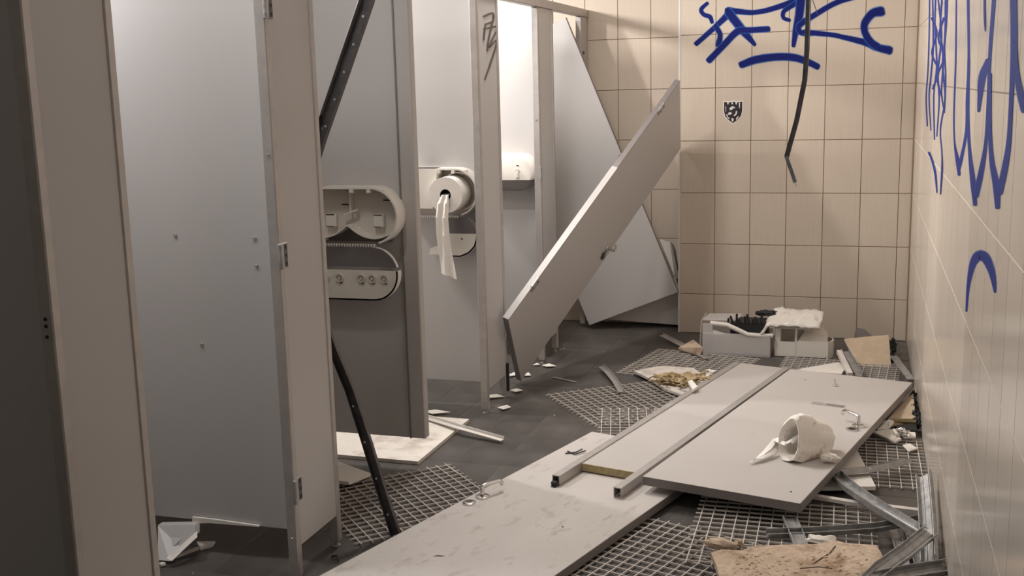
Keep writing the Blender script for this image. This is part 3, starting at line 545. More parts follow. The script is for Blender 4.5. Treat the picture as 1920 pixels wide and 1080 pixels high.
graffiti('graffiti_tag', [
 [(3.926,1.721,3.901,1.719),(3.942,1.721,3.884,1.717),(3.949,1.720,3.876,1.715),(3.931,1.680,3.855,1.676),(3.913,1.639,3.833,1.636),(3.895,1.599,3.812,1.596),(3.879,1.560,3.793,1.558),(3.866,1.523,3.779,1.522),(3.858,1.487,3.770,1.486),(3.855,1.451,3.766,1.451),(3.852,1.417,3.765,1.418),(3.849,1.385,3.762,1.387),(3.841,1.357,3.755,1.359),(3.829,1.333,3.745,1.336),(3.814,1.313,3.734,1.317),(3.798,1.296,3.721,1.300),(3.780,1.281,3.704,1.285),(3.763,1.267,3.680,1.272),(3.746,1.254,3.646,1.261),(3.728,1.244,3.605,1.253),(3.710,1.234,3.561,1.246),(3.691,1.225,3.521,1.239),(3.672,1.217,3.490,1.232),(3.651,1.209,3.470,1.224),(3.629,1.202,3.456,1.217),(3.605,1.195,3.447,1.209),(3.582,1.189,3.438,1.201),(3.559,1.182,3.428,1.194),(3.541,1.181,3.436,1.191),(3.507,1.182,3.461,1.187)],
 [(3.490,1.694,3.451,1.691),(3.515,1.694,3.425,1.688),(3.525,1.692,3.412,1.685),(3.498,1.655,3.390,1.649),(3.470,1.617,3.366,1.613),(3.443,1.581,3.343,1.577),(3.420,1.546,3.324,1.544),(3.403,1.516,3.310,1.515),(3.396,1.491,3.304,1.490),(3.396,1.469,3.304,1.468),(3.399,1.449,3.307,1.449),(3.403,1.430,3.310,1.431),(3.403,1.411,3.309,1.412),(3.398,1.391,3.302,1.394),(3.388,1.373,3.291,1.376),(3.380,1.355,3.281,1.359),(3.376,1.338,3.274,1.342),(3.380,1.322,3.274,1.325),(3.397,1.304,3.285,1.309),(3.422,1.287,3.305,1.291),(3.453,1.269,3.328,1.275),(3.484,1.253,3.351,1.259),(3.511,1.239,3.370,1.246),(3.532,1.229,3.385,1.237),(3.551,1.222,3.397,1.229),(3.568,1.216,3.408,1.223),(3.585,1.210,3.418,1.218),(3.604,1.203,3.429,1.212),(3.594,1.200,3.453,1.208),(3.560,1.199,3.499,1.203)],
 [(3.376,1.520,3.339,1.519),(3.400,1.518,3.315,1.517),(3.410,1.517,3.303,1.515),(3.397,1.483,3.291,1.482),(3.384,1.448,3.280,1.449),(3.371,1.415,3.268,1.416),(3.357,1.383,3.254,1.386),(3.341,1.355,3.238,1.359),(3.324,1.332,3.219,1.337),(3.306,1.312,3.199,1.318),(3.286,1.295,3.177,1.301),(3.267,1.279,3.153,1.286),(3.249,1.263,3.128,1.272),(3.232,1.248,3.100,1.259),(3.216,1.235,3.068,1.247),(3.199,1.222,3.037,1.237),(3.182,1.210,3.008,1.226),(3.163,1.198,2.983,1.216),(3.141,1.187,2.966,1.205),(3.117,1.177,2.952,1.195),(3.093,1.168,2.940,1.184),(3.068,1.158,2.929,1.174),(3.045,1.149,2.918,1.164),(3.027,1.148,2.926,1.160),(2.995,1.150,2.951,1.155)],
 [(2.798,1.649,2.760,1.646),(2.823,1.649,2.737,1.643),(2.835,1.648,2.727,1.640),(2.839,1.623,2.734,1.616),(2.845,1.597,2.743,1.591),(2.850,1.571,2.751,1.567),(2.854,1.546,2.758,1.542),(2.855,1.522,2.763,1.520),(2.853,1.500,2.765,1.498),(2.849,1.479,2.765,1.479),(2.843,1.460,2.765,1.460),(2.839,1.440,2.763,1.441),(2.836,1.420,2.762,1.421),(2.835,1.400,2.760,1.401),(2.835,1.378,2.758,1.380),(2.836,1.357,2.755,1.360),(2.840,1.336,2.754,1.340),(2.849,1.318,2.756,1.322),(2.864,1.301,2.761,1.305),(2.884,1.285,2.768,1.291),(2.908,1.270,2.777,1.277),(2.932,1.255,2.787,1.263),(2.956,1.241,2.799,1.250),(2.979,1.227,2.813,1.237),(3.001,1.213,2.830,1.224),(3.025,1.199,2.848,1.211),(3.049,1.186,2.866,1.199),(3.073,1.171,2.884,1.186),(3.061,1.168,2.909,1.180),(3.023,1.168,2.956,1.173)],
 [(2.846,1.511,2.796,1.509),(2.887,1.511,2.773,1.504),(2.913,1.509,2.769,1.501),(2.945,1.502,2.786,1.494),(2.981,1.495,2.804,1.487),(3.017,1.488,2.820,1.480),(3.050,1.480,2.836,1.473),(3.074,1.470,2.850,1.465),(3.085,1.459,2.864,1.457),(3.086,1.448,2.879,1.447),(3.080,1.437,2.893,1.437),(3.072,1.426,2.906,1.427),(3.067,1.417,2.919,1.418),(3.064,1.409,2.929,1.411),(3.060,1.402,2.938,1.404),(3.056,1.396,2.946,1.398),(3.052,1.390,2.954,1.392),(3.048,1.384,2.962,1.386),(3.040,1.382,2.971,1.384),(3.021,1.381,2.991,1.382)],
 [(2.787,1.477,2.762,1.477),(2.803,1.476,2.745,1.476),(2.810,1.474,2.738,1.474),(2.804,1.451,2.728,1.451),(2.798,1.427,2.720,1.428),(2.792,1.404,2.711,1.406),(2.786,1.382,2.701,1.384),(2.777,1.361,2.689,1.365),(2.768,1.343,2.675,1.348),(2.758,1.326,2.660,1.332),(2.747,1.311,2.643,1.318),(2.734,1.297,2.624,1.305),(2.720,1.284,2.603,1.293),(2.702,1.271,2.578,1.283),(2.681,1.260,2.548,1.274),(2.660,1.250,2.518,1.265),(2.640,1.241,2.491,1.257),(2.623,1.232,2.471,1.249),(2.609,1.224,2.461,1.240),(2.596,1.217,2.456,1.232),(2.583,1.210,2.455,1.223),(2.571,1.202,2.455,1.215),(2.558,1.195,2.454,1.207),(2.545,1.194,2.462,1.204),(2.519,1.195,2.483,1.199)],
 [(2.450,1.628,2.403,1.625),(2.480,1.627,2.372,1.620),(2.492,1.625,2.357,1.616),(2.482,1.605,2.347,1.598),(2.470,1.585,2.336,1.579),(2.459,1.566,2.325,1.560),(2.450,1.547,2.316,1.543),(2.442,1.531,2.311,1.527),(2.436,1.517,2.311,1.513),(2.431,1.504,2.314,1.501),(2.427,1.492,2.320,1.490),(2.425,1.480,2.326,1.479),(2.422,1.468,2.330,1.467),(2.419,1.454,2.332,1.454),(2.417,1.440,2.333,1.441),(2.415,1.426,2.334,1.427),(2.413,1.412,2.334,1.414),(2.413,1.399,2.334,1.401),(2.413,1.387,2.333,1.389),(2.414,1.375,2.332,1.377),(2.415,1.363,2.330,1.366),(2.418,1.352,2.329,1.356),(2.423,1.341,2.330,1.345),(2.431,1.330,2.333,1.334),(2.442,1.318,2.338,1.323),(2.455,1.307,2.344,1.312),(2.469,1.296,2.351,1.301),(2.482,1.284,2.359,1.291),(2.497,1.273,2.369,1.280),(2.512,1.262,2.380,1.270),(2.528,1.251,2.392,1.260),(2.545,1.240,2.405,1.249),(2.562,1.229,2.417,1.239),(2.552,1.225,2.436,1.234),(2.523,1.224,2.472,1.228)],
 [(2.401,1.535,2.360,1.534),(2.425,1.533,2.332,1.531),(2.434,1.530,2.318,1.528),(2.421,1.519,2.308,1.518),(2.407,1.508,2.299,1.508),(2.394,1.498,2.291,1.497),(2.380,1.488,2.281,1.488),(2.368,1.478,2.269,1.479),(2.356,1.469,2.256,1.471),(2.344,1.461,2.242,1.463),(2.333,1.453,2.227,1.456),(2.322,1.446,2.211,1.450),(2.309,1.439,2.196,1.443),(2.296,1.432,2.180,1.437),(2.281,1.425,2.164,1.431),(2.267,1.419,2.147,1.426),(2.253,1.413,2.130,1.420),(2.239,1.407,2.114,1.415),(2.217,1.404,2.118,1.411),(2.181,1.403,2.137,1.406)],
 [(3.005,1.660,2.987,1.659),(3.017,1.660,2.975,1.658),(3.021,1.659,2.969,1.656),(3.016,1.649,2.961,1.646),(3.011,1.638,2.953,1.635),(3.006,1.628,2.946,1.625),(3.001,1.618,2.939,1.615),(2.994,1.609,2.933,1.606),(2.986,1.601,2.929,1.599),(2.977,1.594,2.926,1.592),(2.968,1.588,2.923,1.586),(2.958,1.582,2.921,1.581),(2.949,1.576,2.919,1.575),(2.945,1.575,2.921,1.574),(2.938,1.574,2.927,1.574)],
], ('X', XW), 'spray_side', 'tall looping blue spray-painted letters on the right wall', 'graffiti', sgn=-1)
graffiti('graffiti_tag', [
 [(5.545,1.828,5.494,1.824),(5.577,1.829,5.461,1.821),(5.591,1.828,5.446,1.818),(5.574,1.792,5.429,1.784),(5.555,1.757,5.411,1.749),(5.537,1.721,5.394,1.715),(5.522,1.687,5.379,1.681),(5.509,1.653,5.367,1.648),(5.500,1.620,5.358,1.616),(5.493,1.587,5.351,1.583),(5.488,1.554,5.346,1.552),(5.486,1.524,5.344,1.522),(5.488,1.495,5.346,1.494),(5.499,1.469,5.357,1.468),(5.519,1.445,5.375,1.444),(5.540,1.421,5.395,1.422),(5.553,1.398,5.407,1.400),(5.550,1.374,5.404,1.376),(5.526,1.349,5.382,1.353),(5.488,1.325,5.346,1.329),(5.442,1.300,5.302,1.305),(5.395,1.277,5.257,1.282),(5.353,1.253,5.217,1.259),(5.336,1.252,5.228,1.257),(5.303,1.253,5.256,1.255)],
 [(5.302,1.812,5.255,1.809),(5.331,1.812,5.225,1.805),(5.343,1.811,5.210,1.803),(5.302,1.768,5.164,1.760),(5.258,1.724,5.114,1.717),(5.216,1.680,5.068,1.674),(5.183,1.640,5.030,1.635),(5.164,1.604,5.009,1.600),(5.164,1.573,5.006,1.569),(5.179,1.544,5.018,1.541),(5.201,1.517,5.039,1.515),(5.225,1.492,5.063,1.490),(5.244,1.468,5.083,1.468),(5.262,1.448,5.104,1.448),(5.284,1.432,5.131,1.432),(5.303,1.416,5.155,1.417),(5.311,1.399,5.170,1.400),(5.301,1.378,5.168,1.381),(5.269,1.354,5.144,1.357),(5.219,1.327,5.103,1.331),(5.161,1.300,5.054,1.304),(5.101,1.273,5.002,1.277),(5.048,1.247,4.957,1.251),(5.036,1.247,4.964,1.250),(5.015,1.247,4.982,1.248)],
 [(5.082,1.798,5.029,1.794),(5.117,1.799,4.994,1.790),(5.132,1.798,4.979,1.788),(5.122,1.774,4.977,1.765),(5.116,1.750,4.978,1.742),(5.107,1.727,4.978,1.720),(5.094,1.701,4.970,1.696),(5.071,1.674,4.951,1.669),(5.031,1.643,4.910,1.639),(4.977,1.609,4.851,1.606),(4.922,1.575,4.791,1.573),(4.877,1.543,4.741,1.541),(4.852,1.515,4.715,1.513),(4.857,1.490,4.721,1.489),(4.883,1.469,4.752,1.468),(4.918,1.447,4.792,1.447),(4.947,1.424,4.827,1.424),(4.956,1.396,4.840,1.398),(4.940,1.364,4.826,1.367),(4.909,1.330,4.796,1.333),(4.869,1.294,4.758,1.298),(4.828,1.258,4.718,1.263),(4.791,1.223,4.682,1.229),(4.779,1.223,4.692,1.227),(4.753,1.223,4.715,1.225)],
 [(4.917,1.786,4.877,1.784),(4.940,1.786,4.849,1.781),(4.948,1.785,4.835,1.779),(4.873,1.750,4.758,1.744),(4.794,1.716,4.676,1.711),(4.721,1.683,4.600,1.678),(4.663,1.652,4.541,1.647),(4.631,1.623,4.506,1.619),(4.633,1.596,4.506,1.592),(4.664,1.569,4.534,1.565),(4.706,1.543,4.574,1.540),(4.744,1.517,4.611,1.515),(4.759,1.491,4.626,1.490),(4.741,1.467,4.613,1.467),(4.703,1.444,4.582,1.446),(4.659,1.423,4.546,1.425),(4.619,1.402,4.513,1.404),(4.596,1.379,4.496,1.381),(4.591,1.354,4.496,1.356),(4.597,1.327,4.507,1.330),(4.610,1.300,4.524,1.302),(4.624,1.271,4.543,1.274),(4.636,1.243,4.558,1.246),(4.628,1.242,4.567,1.245),(4.612,1.242,4.584,1.243)],
 [(4.649,1.769,4.605,1.766),(4.679,1.770,4.577,1.763),(4.693,1.769,4.565,1.760),(4.703,1.745,4.574,1.737),(4.717,1.722,4.588,1.714),(4.729,1.697,4.599,1.690),(4.732,1.673,4.602,1.667),(4.718,1.648,4.589,1.643),(4.680,1.624,4.553,1.620),(4.622,1.600,4.498,1.597),(4.559,1.577,4.438,1.575),(4.505,1.554,4.386,1.553),(4.469,1.532,4.352,1.531),(4.459,1.509,4.346,1.507),(4.466,1.484,4.358,1.483),(4.480,1.459,4.376,1.459),(4.488,1.435,4.389,1.436),(4.479,1.414,4.385,1.415),(4.450,1.396,4.359,1.398),(4.409,1.381,4.320,1.384),(4.361,1.368,4.275,1.372),(4.313,1.356,4.228,1.360),(4.270,1.344,4.185,1.347),(4.258,1.343,4.190,1.346),(4.235,1.343,4.206,1.344)],
 [(4.447,1.756,4.406,1.753),(4.473,1.756,4.380,1.750),(4.484,1.755,4.368,1.748),(4.471,1.727,4.355,1.720),(4.455,1.697,4.340,1.691),(4.441,1.669,4.326,1.663),(4.430,1.641,4.316,1.637),(4.426,1.616,4.312,1.612),(4.435,1.594,4.320,1.590),(4.456,1.573,4.339,1.569),(4.478,1.553,4.359,1.550),(4.492,1.533,4.373,1.531),(4.488,1.511,4.371,1.510),(4.455,1.487,4.343,1.487),(4.401,1.463,4.297,1.464),(4.343,1.439,4.246,1.441),(4.295,1.417,4.205,1.418),(4.273,1.396,4.187,1.397),(4.284,1.375,4.198,1.376),(4.317,1.354,4.230,1.355),(4.362,1.333,4.272,1.335),(4.406,1.313,4.313,1.316),(4.434,1.297,4.342,1.299),(4.445,1.284,4.354,1.287),(4.445,1.275,4.358,1.278),(4.439,1.267,4.358,1.271),(4.432,1.261,4.356,1.264),(4.428,1.253,4.357,1.256),(4.420,1.253,4.364,1.255),(4.405,1.252,4.379,1.254)],
 [(4.327,1.747,4.303,1.745),(4.342,1.747,4.289,1.743),(4.348,1.747,4.282,1.742),(4.353,1.726,4.281,1.721),(4.356,1.705,4.280,1.700),(4.360,1.684,4.279,1.679),(4.365,1.664,4.279,1.659),(4.371,1.645,4.282,1.641),(4.382,1.630,4.291,1.626),(4.397,1.617,4.305,1.613),(4.412,1.604,4.320,1.600),(4.421,1.590,4.329,1.587),(4.419,1.574,4.328,1.571),(4.402,1.554,4.312,1.553),(4.373,1.533,4.284,1.532),(4.340,1.512,4.252,1.511),(4.309,1.490,4.222,1.489),(4.289,1.468,4.202,1.468),(4.279,1.446,4.193,1.446),(4.276,1.423,4.190,1.424),(4.276,1.401,4.190,1.402),(4.278,1.377,4.191,1.379),(4.278,1.354,4.191,1.357),(4.269,1.353,4.199,1.355),(4.249,1.353,4.219,1.354)],
 [(5.347,1.726,5.304,1.724),(5.364,1.725,5.266,1.722),(5.364,1.723,5.242,1.720),(5.260,1.706,5.138,1.703),(5.148,1.689,5.027,1.687),(5.050,1.673,4.922,1.671),(4.978,1.659,4.842,1.655),(4.943,1.645,4.801,1.640),(4.966,1.632,4.822,1.625),(5.039,1.618,4.894,1.611),(5.132,1.602,4.982,1.596),(5.209,1.586,5.052,1.581),(5.227,1.568,5.068,1.566),(5.151,1.550,5.005,1.550),(5.018,1.533,4.887,1.535),(4.879,1.517,4.755,1.519),(4.771,1.503,4.644,1.505),(4.721,1.490,4.591,1.490),(4.734,1.478,4.608,1.476),(4.789,1.465,4.669,1.462),(4.873,1.451,4.757,1.448),(4.969,1.436,4.853,1.434),(5.055,1.420,4.940,1.419),(5.051,1.419,4.959,1.418),(5.032,1.417,4.992,1.417)],
 [(4.484,1.685,4.444,1.682),(4.515,1.685,4.423,1.679),(4.533,1.685,4.418,1.677),(4.596,1.673,4.477,1.665),(4.670,1.660,4.548,1.653),(4.743,1.647,4.616,1.640),(4.796,1.633,4.663,1.627),(4.808,1.617,4.674,1.613),(4.752,1.600,4.627,1.599),(4.645,1.584,4.532,1.584),(4.532,1.568,4.424,1.569),(4.446,1.555,4.335,1.554),(4.410,1.542,4.297,1.540),(4.440,1.529,4.332,1.526),(4.522,1.516,4.418,1.512),(4.627,1.501,4.525,1.497),(4.723,1.485,4.618,1.483),(4.767,1.468,4.660,1.468),(4.743,1.452,4.640,1.453),(4.677,1.436,4.579,1.438),(4.591,1.421,4.498,1.423),(4.503,1.406,4.413,1.409),(4.430,1.392,4.341,1.395),(4.415,1.392,4.344,1.394),(4.390,1.391,4.359,1.392)],
 [(5.126,1.152,5.065,1.158),(5.151,1.148,5.014,1.160),(5.151,1.146,4.981,1.161),(5.091,1.142,4.925,1.157),(5.032,1.139,4.871,1.154),(4.976,1.136,4.816,1.151),(4.923,1.132,4.763,1.147),(4.872,1.128,4.713,1.142),(4.823,1.122,4.665,1.136),(4.776,1.116,4.617,1.130),(4.731,1.109,4.571,1.123),(4.688,1.101,4.530,1.115),(4.647,1.093,4.496,1.106),(4.610,1.083,4.470,1.096),(4.575,1.073,4.451,1.084),(4.542,1.062,4.435,1.072),(4.509,1.051,4.421,1.060),(4.477,1.040,4.405,1.048),(4.467,1.040,4.410,1.046),(4.450,1.041,4.424,1.044)],
 [(4.412,1.261,4.387,1.262),(4.426,1.259,4.370,1.262),(4.431,1.258,4.361,1.262),(4.400,1.246,4.332,1.249),(4.368,1.233,4.302,1.237),(4.337,1.221,4.273,1.225),(4.310,1.209,4.246,1.213),(4.290,1.197,4.224,1.201),(4.279,1.185,4.206,1.190),(4.274,1.173,4.190,1.179),(4.272,1.161,4.177,1.168),(4.273,1.148,4.168,1.156),(4.273,1.135,4.164,1.143),(4.272,1.120,4.167,1.128),(4.273,1.104,4.175,1.112),(4.275,1.088,4.187,1.095),(4.276,1.071,4.200,1.078),(4.278,1.055,4.212,1.061),(4.272,1.054,4.219,1.059),(4.257,1.055,4.233,1.057)],
], ('X', XW), 'spray_side', 'dense narrow blue scribble on the right wall near the back corner', 'graffiti', sgn=-1)
graffiti('graffiti_tag', [
 [(3.065,0.866,3.090,0.861),(3.050,0.870,3.106,0.860),(3.043,0.873,3.112,0.860),(3.036,0.887,3.114,0.872),(3.030,0.901,3.116,0.885),(3.024,0.915,3.118,0.898),(3.016,0.928,3.119,0.910),(3.004,0.942,3.118,0.923),(2.987,0.956,3.115,0.935),(2.967,0.970,3.111,0.947),(2.944,0.983,3.106,0.959),(2.921,0.996,3.099,0.970),(2.898,1.007,3.090,0.981),(2.876,1.016,3.081,0.990),(2.853,1.025,3.069,0.999),(2.831,1.031,3.055,1.007),(2.811,1.037,3.038,1.015),(2.793,1.042,3.017,1.023),(2.780,1.045,2.989,1.032),(2.773,1.046,2.952,1.042),(2.774,1.045,2.907,1.052),(2.780,1.044,2.855,1.062),(2.788,1.042,2.802,1.071),(2.793,1.042,2.751,1.077),(2.795,1.041,2.703,1.083),(2.792,1.042,2.660,1.086),(2.785,1.043,2.622,1.089),(2.773,1.044,2.590,1.089),(2.756,1.045,2.565,1.088),(2.733,1.045,2.544,1.086),(2.708,1.046,2.526,1.084),(2.683,1.045,2.511,1.081),(2.661,1.044,2.497,1.078),(2.641,1.043,2.485,1.075),(2.622,1.042,2.475,1.071),(2.604,1.040,2.466,1.067),(2.588,1.037,2.459,1.063),(2.572,1.035,2.453,1.058),(2.557,1.033,2.449,1.054),(2.543,1.030,2.447,1.049),(2.530,1.028,2.446,1.044),(2.517,1.025,2.446,1.039),(2.503,1.023,2.445,1.034),(2.495,1.023,2.449,1.032),(2.480,1.024,2.460,1.028)],
], ('X', XW), 'spray_side', 'small blue spray-painted arch low on the right wall', 'graffiti', sgn=-1)
# sticker: shield with blotchy black emblem
sx0, sx1, sz0, sz1 = -.763, -.650, 1.229, 1.363; sc = (sx0+sx1)/2
def shield(k, y):
    p = []
    for (a, b) in ((-1, 1), (-.5, .93), (0, 1), (.5, .93), (1, 1), (1.0, .1), (.86, -.35), (.5, -.7), (0, -1), (-.5, -.7), (-.86, -.35), (-1.0, .1)):
        p.append(V((sc+a*k*(sx1-sx0)/2, y, (sz0+sz1)/2+b*k*(sz1-sz0)/2)))
    return p
t = thing('shield_sticker', 'small black and white shield sticker on the back wall tiles', 'sticker', (sc, YB, sz0))
part('backing', MB().prism(shield(1, YB), (0, -.0008, 0)), 'sticker_white', t)
part('field', MB().prism(shield(.9, YB-.0008), (0, -.0004, 0)), 'sticker_dark', t)
mb = MB()
def blot(pts):
    cx_ = sum(a for a, b in pts)/len(pts); cy_ = sum(b for a, b in pts)/len(pts)
    mb.prism([(sc+(cx_+(a-cx_)*.82)*.0565, YB-.0012, 1.296+(cy_+(b-cy_)*.82)*.067) for a, b in pts], (0, -.0003, 0))
blot([(-.62, .86), (-.42, .84), (-.46, .66), (-.58, .66)]); blot([(-.2, .84), (-.02, .9), (.0, .7), (-.16, .64)]); blot([(.2, .9), (.42, .84), (.34, .62), (.24, .66)]); blot([(.55, .86), (.7, .86), (.66, .3), (.58, .3)])
blot([(-.34, .42), (-.1, .56), (.16, .5), (.3, .34), (.05, .36), (-.1, .2), (-.34, .16), (-.44, .3)]); blot([(.3, .2), (.44, .1), (.38, -.2), (.12, -.38), (.0, -.3), (.24, -.1)])
blot([(-.5, .0), (-.2, .06), (-.05, -.1), (-.3, -.22), (-.55, -.2)]); blot([(-.72, -.1), (-.6, -.1), (-.5, -.38), (-.3, -.5), (-.36, -.62), (-.6, -.42)]); blot([(-.2, -.5), (.0, -.44), (.1, -.6), (-.02, -.84), (-.14, -.72)]); blot([(.3, -.5), (.5, -.3), (.6, -.34), (.4, -.62), (.26, -.66)])
blot([(-.76, .6), (-.7, .6), (-.7, .0), (-.76, .0)])
part('emblem', mb, 'sticker_white', t)

# ------------------------------------------------------------------ fallen and leaning doors
def slab_frame(P0, ex, ey, Lx, Ly, th):
    ex = V(ex).normalized(); ez = ex.cross(V(ey)).normalized(); ey = ez.cross(ex)
    return V(P0), Matrix((ex, ey, ez)).transposed()
def lever(parent, c, R, L=.11, h=.045, name='door_handle', sgn=1):
    """lever handle standing on local +z at point c; lever along local x"""
    c = V(c); X, Y, Z = R.col[0], R.col[1], R.col[2]
    o = part(name, MB().disc(c, Z, .026, .007, 24).tube([c, c+Z*h], .0085, 12).tube([c+Z*(h-.004), c+Z*h+X*.012, c+Z*h+X*L*.9, c+Z*(h-.006)+X*L, c+Z*(h-.018)+X*(L+.006)], .0075, 10), 'chrome', parent, True, label='chrome lever handle')
    return o
# door 1: long door lying nearest
d = V((-.2907, -.9568, 0)); nrm = V((.9568, -.2907, 0)); A = V((-1.045, 4.383, 0)); R1 = frame(-d, -nrm)  # x away, y to the left
Lx, Wd, zt = 2.0, .605, .042
ctr = A + d*Lx/2 + nrm*Wd/2
t = thing('fallen_door', 'long pale cubicle door lying flat in the foreground, with handle and lock disc', 'door', (ctr.x, ctr.y, .012), R1)
part('panel', MB().box((ctr.x, ctr.y, .012+.015), (Lx, Wd, .030), R1, b=.0012), 'laminate_dirty', t)
for s in (-1, 1):
    c = ctr+nrm*s*(Wd/2+.0008); part('edge_band', MB().box((c.x, c.y, .027), (Lx, .0016, .029), R1), 'edging_dark', t, label='dark edge band')
hc = V((-1.258, 3.581, .042)); Rh = frame(V((.054, .085, 0)), V((-.085, .054, 0)))
hc = V((-1.2492, 3.5565, 0.0420))
lever(t, hc, Rh, .085, .042)
lc = V((-1.2750, 3.4870, 0.0420))
rs = part('lock_rosette', MB().disc(lc, (0, 0, 1), .024, .007, 22), 'chrome', t, True)
part('lock_slot', MB().box(lc+V((0, 0, .0075)), (.022, .005, .003), Rz(.7), b=.001), 'darksteel', rs)
part('chip', MB().prism([V((-1.2383, 3.0375, 0.0420))+V(q) for q in ((0, 0, 0), (.03, .004, 0), (.038, .012, 0), (.012, .012, 0))], (0, 0, .0006)), 'pen', t, label='dark brown scuff')
part('chip', MB().disc((-0.9045, 3.3602, 0.0420), (0, 0, 1), .004, .0008, 10), 'hole', t)
# two bent metal clips on that door
for a, b, c_, lab in (((-1.0803, 4.0741, 0.0460), (-1.0425, 4.0961, 0.0460), (-1.0244, 4.1284, 0.0500), 'thin bent wire clip left on the long fallen door'), ((-1.0786, 4.1012, 0.0460), (-1.0404, 4.0700, 0.0460), (-1.0074, 4.1121, 0.0500), 'second thin wire clip crossing the first on the fallen door')):
    single('wire_clip', MB().tube([a, b, c_], .0028, 6), 'darksteel', lab, 'clip')

# door 2: narrow pilaster lying with two long profiles
e = V((.246, .9693, 0)); f = V((.9693, -.246, 0)); R2 = frame(e, -f)
z2 = .046
nl = V((-.972, 3.897, 0)); c = nl + f*.114 + e*(1.70/2)
t = thing('fallen_pilaster', 'narrow grey pilaster lying between two metal profiles on the floor', 'partition', (c.x, c.y, z2), R2)
pn = part('panel', MB().box((c.x, c.y, z2+.0145), (1.70, .222, .029), R2, b=.001), 'laminate_clean', t)
q = nl+f*.114-e*.0012; part('core', MB().box((q.x, q.y, z2+.0145), (.003, .22, .028), R2), 'core', pn, label='raw yellow-brown core on the near end')
cs = [(-.014, 0), (.014, 0), (.014, .034), (.010, .034), (.010, .004), (-.010, .004), (-.010, .034), (-.014, .034)]
us = [(-.015, .036), (-.015, 0), (-.012, 0), (-.012, .033), (.012, .033), (.012, 0), (.015, 0), (.015, .036)]
for (s0, s1, off, lab) in ((-.175, 1.70, -.012, 'left metal profile with black plug'), (-.185, 1.70, .241, 'right metal profile')):
    a = nl+f*off+e*s0+V((0, 0, z2-.002)); b = nl+f*off+e*s1+V((0, 0, z2-.002))
    pr = part('edge_profile', MB().sweep(us, [a, b], (0, 0, 1)), 'alu_dull', t, label=lab)
    if off < 0: part('plug', MB().box(a+V((0, 0, .008))-e*.004, (.03, .024, .02), R2, b=.004).box(a+V((.0, 0, -.002))-e*.016, (.018, .02, .008), R2, b=.003), 'black', pr)
# door 3: wide door on top
e = V((.2432, .9700, 0)); f = V((.9700, -.2432, 0)); R3 = frame(e, -f)
nl = V((-.709, 3.739, 0)); Wd = .567; Lx = 1.688; c = nl+f*Wd/2+e*Lx/2; z3 = .068
t = thing('fallen_door', 'wide grey cubicle door lying on top, reaching the right wall, with chrome handle', 'door', (c.x, c.y, z3), R3)
part('panel', MB().box((c.x, c.y, z3+.016), (Lx, Wd, .032), R3, b=.0012), 'laminate_clean', t)
for dd, sz in ((-e*(Lx/2+.0008), (.0016, Wd, .031)), (f*(Wd/2+.0008), (Lx, .0016, .031))):
    q = c+dd; part('edge_band', MB().box((q.x, q.y, z3+.016), sz, R3), 'edging_dark', t, label='dark edge band')
zt = z3+.0325
hc = V((0.0188, 4.5004, 0.1000)); tip = V((-0.0718, 4.6070, 0.1000)); Rh = frame(V((tip-hc).x*V((1, 0, 0))+V((0, (tip-hc).y, 0))), V((0, -1, 0)))
if Rh.col[2].z < 0: Rh = frame(V((tip-hc).x*V((1, 0, 0))+V((0, (tip-hc).y, 0))), V((0, 1, 0)))
lever(t, hc, Rh, .09, .045)
part('lock_hole', MB().disc((-0.0032, 4.4504, 0.1006), (0, 0, 1), .016, .001, 16), 'hole', t)
part('lock_rosette', MB().ring((-0.0032, 4.4523, 0.1000), (0, 0, 1), .026, .017, .005, 22), 'chrome', t, True)
a = V((-0.1714, 4.8078, 0.1006)); b = V((-0.0386, 4.7704, 0.1006)); g = (b-a)
pl = part('label_plate', MB().box((a+b)/2+V((0, 0, .0005)), (g.length, .034, .0016), frame(g, (0, 1, 0))), 'alu_dull', t, label='thin label strip with dark right half')
part('dark_band', MB().box(a+g*.72+V((0, 0, .0016)), (g.length*.5, .022, .0008), frame(g, (0, 1, 0))), 'edging_dark', pl)
p = V((-0.0809, 5.1033, 0.1000)); hk = part('coat_hook', MB().box(p+V((0, 0, .004)), (.024, .014, .008), b=.002).tube([p+V((0, 0, .006)), p+V((-.004, .0, .024)), p+V((-.004, 0, .032))], .004, 8), 'chrome', t, True)
for c_ in ((-0.1949, 3.7018, 0.1005), (-0.2184, 5.1867, 0.1005)): part('chip', MB().disc(c_, (0, 0, 1), .004, .0008, 8), 'hole', t)
part('latch', MB().box(V((0.0457, 4.4691, 0.0850)), (.05, .012, .02), frame(e, -f), b=.002), 'chrome', t)

# leaning door
B = V((-1.551, 4.853, .403)); C = V((-1.609, 5.174, 0.002)); AB = V((-.952, 6.152, 1.479))-B; ex = AB.normalized()
wv = (C-B); wv = (wv-ex*wv.dot(ex)).normalized(); nz = ex.cross(wv).normalized()
if nz.dot(V((0, 0, 1.4744))-B.lerp(C, .5)) < 0: nz = -nz       # towards the viewer side
RL = Matrix((ex, wv, ex.cross(wv))).transposed(); L = 1.79; W = .518; th = .028
cc = B+ex*L/2+wv*W/2-nz*th/2
t = thing('leaning_door', 'grey cubicle door leaning diagonally against the corner of the back wall', 'door', C, RL)
part('panel', MB().box(cc, (L, W, th), RL, b=.001), 'laminate', t)
q = B+ex*L*.30-nz*th/2-wv*.002; part('edge_profile', MB().box(q, (L*.6, .006, th+.004), RL), 'edging', t, label='bare aluminium edge profile')
q = B+ex*L*.80-nz*th/2-wv*.0015; part('edge_band', MB().box(q, (L*.4, .004, th), RL), 'edging_dark', t, label='dark edge band')
q = B+wv*W/2-ex*.001-nz*th/2; part('edge_band', MB().box(q, (.003, W, th), RL), 'edging_dark', t, label='dark edge band')
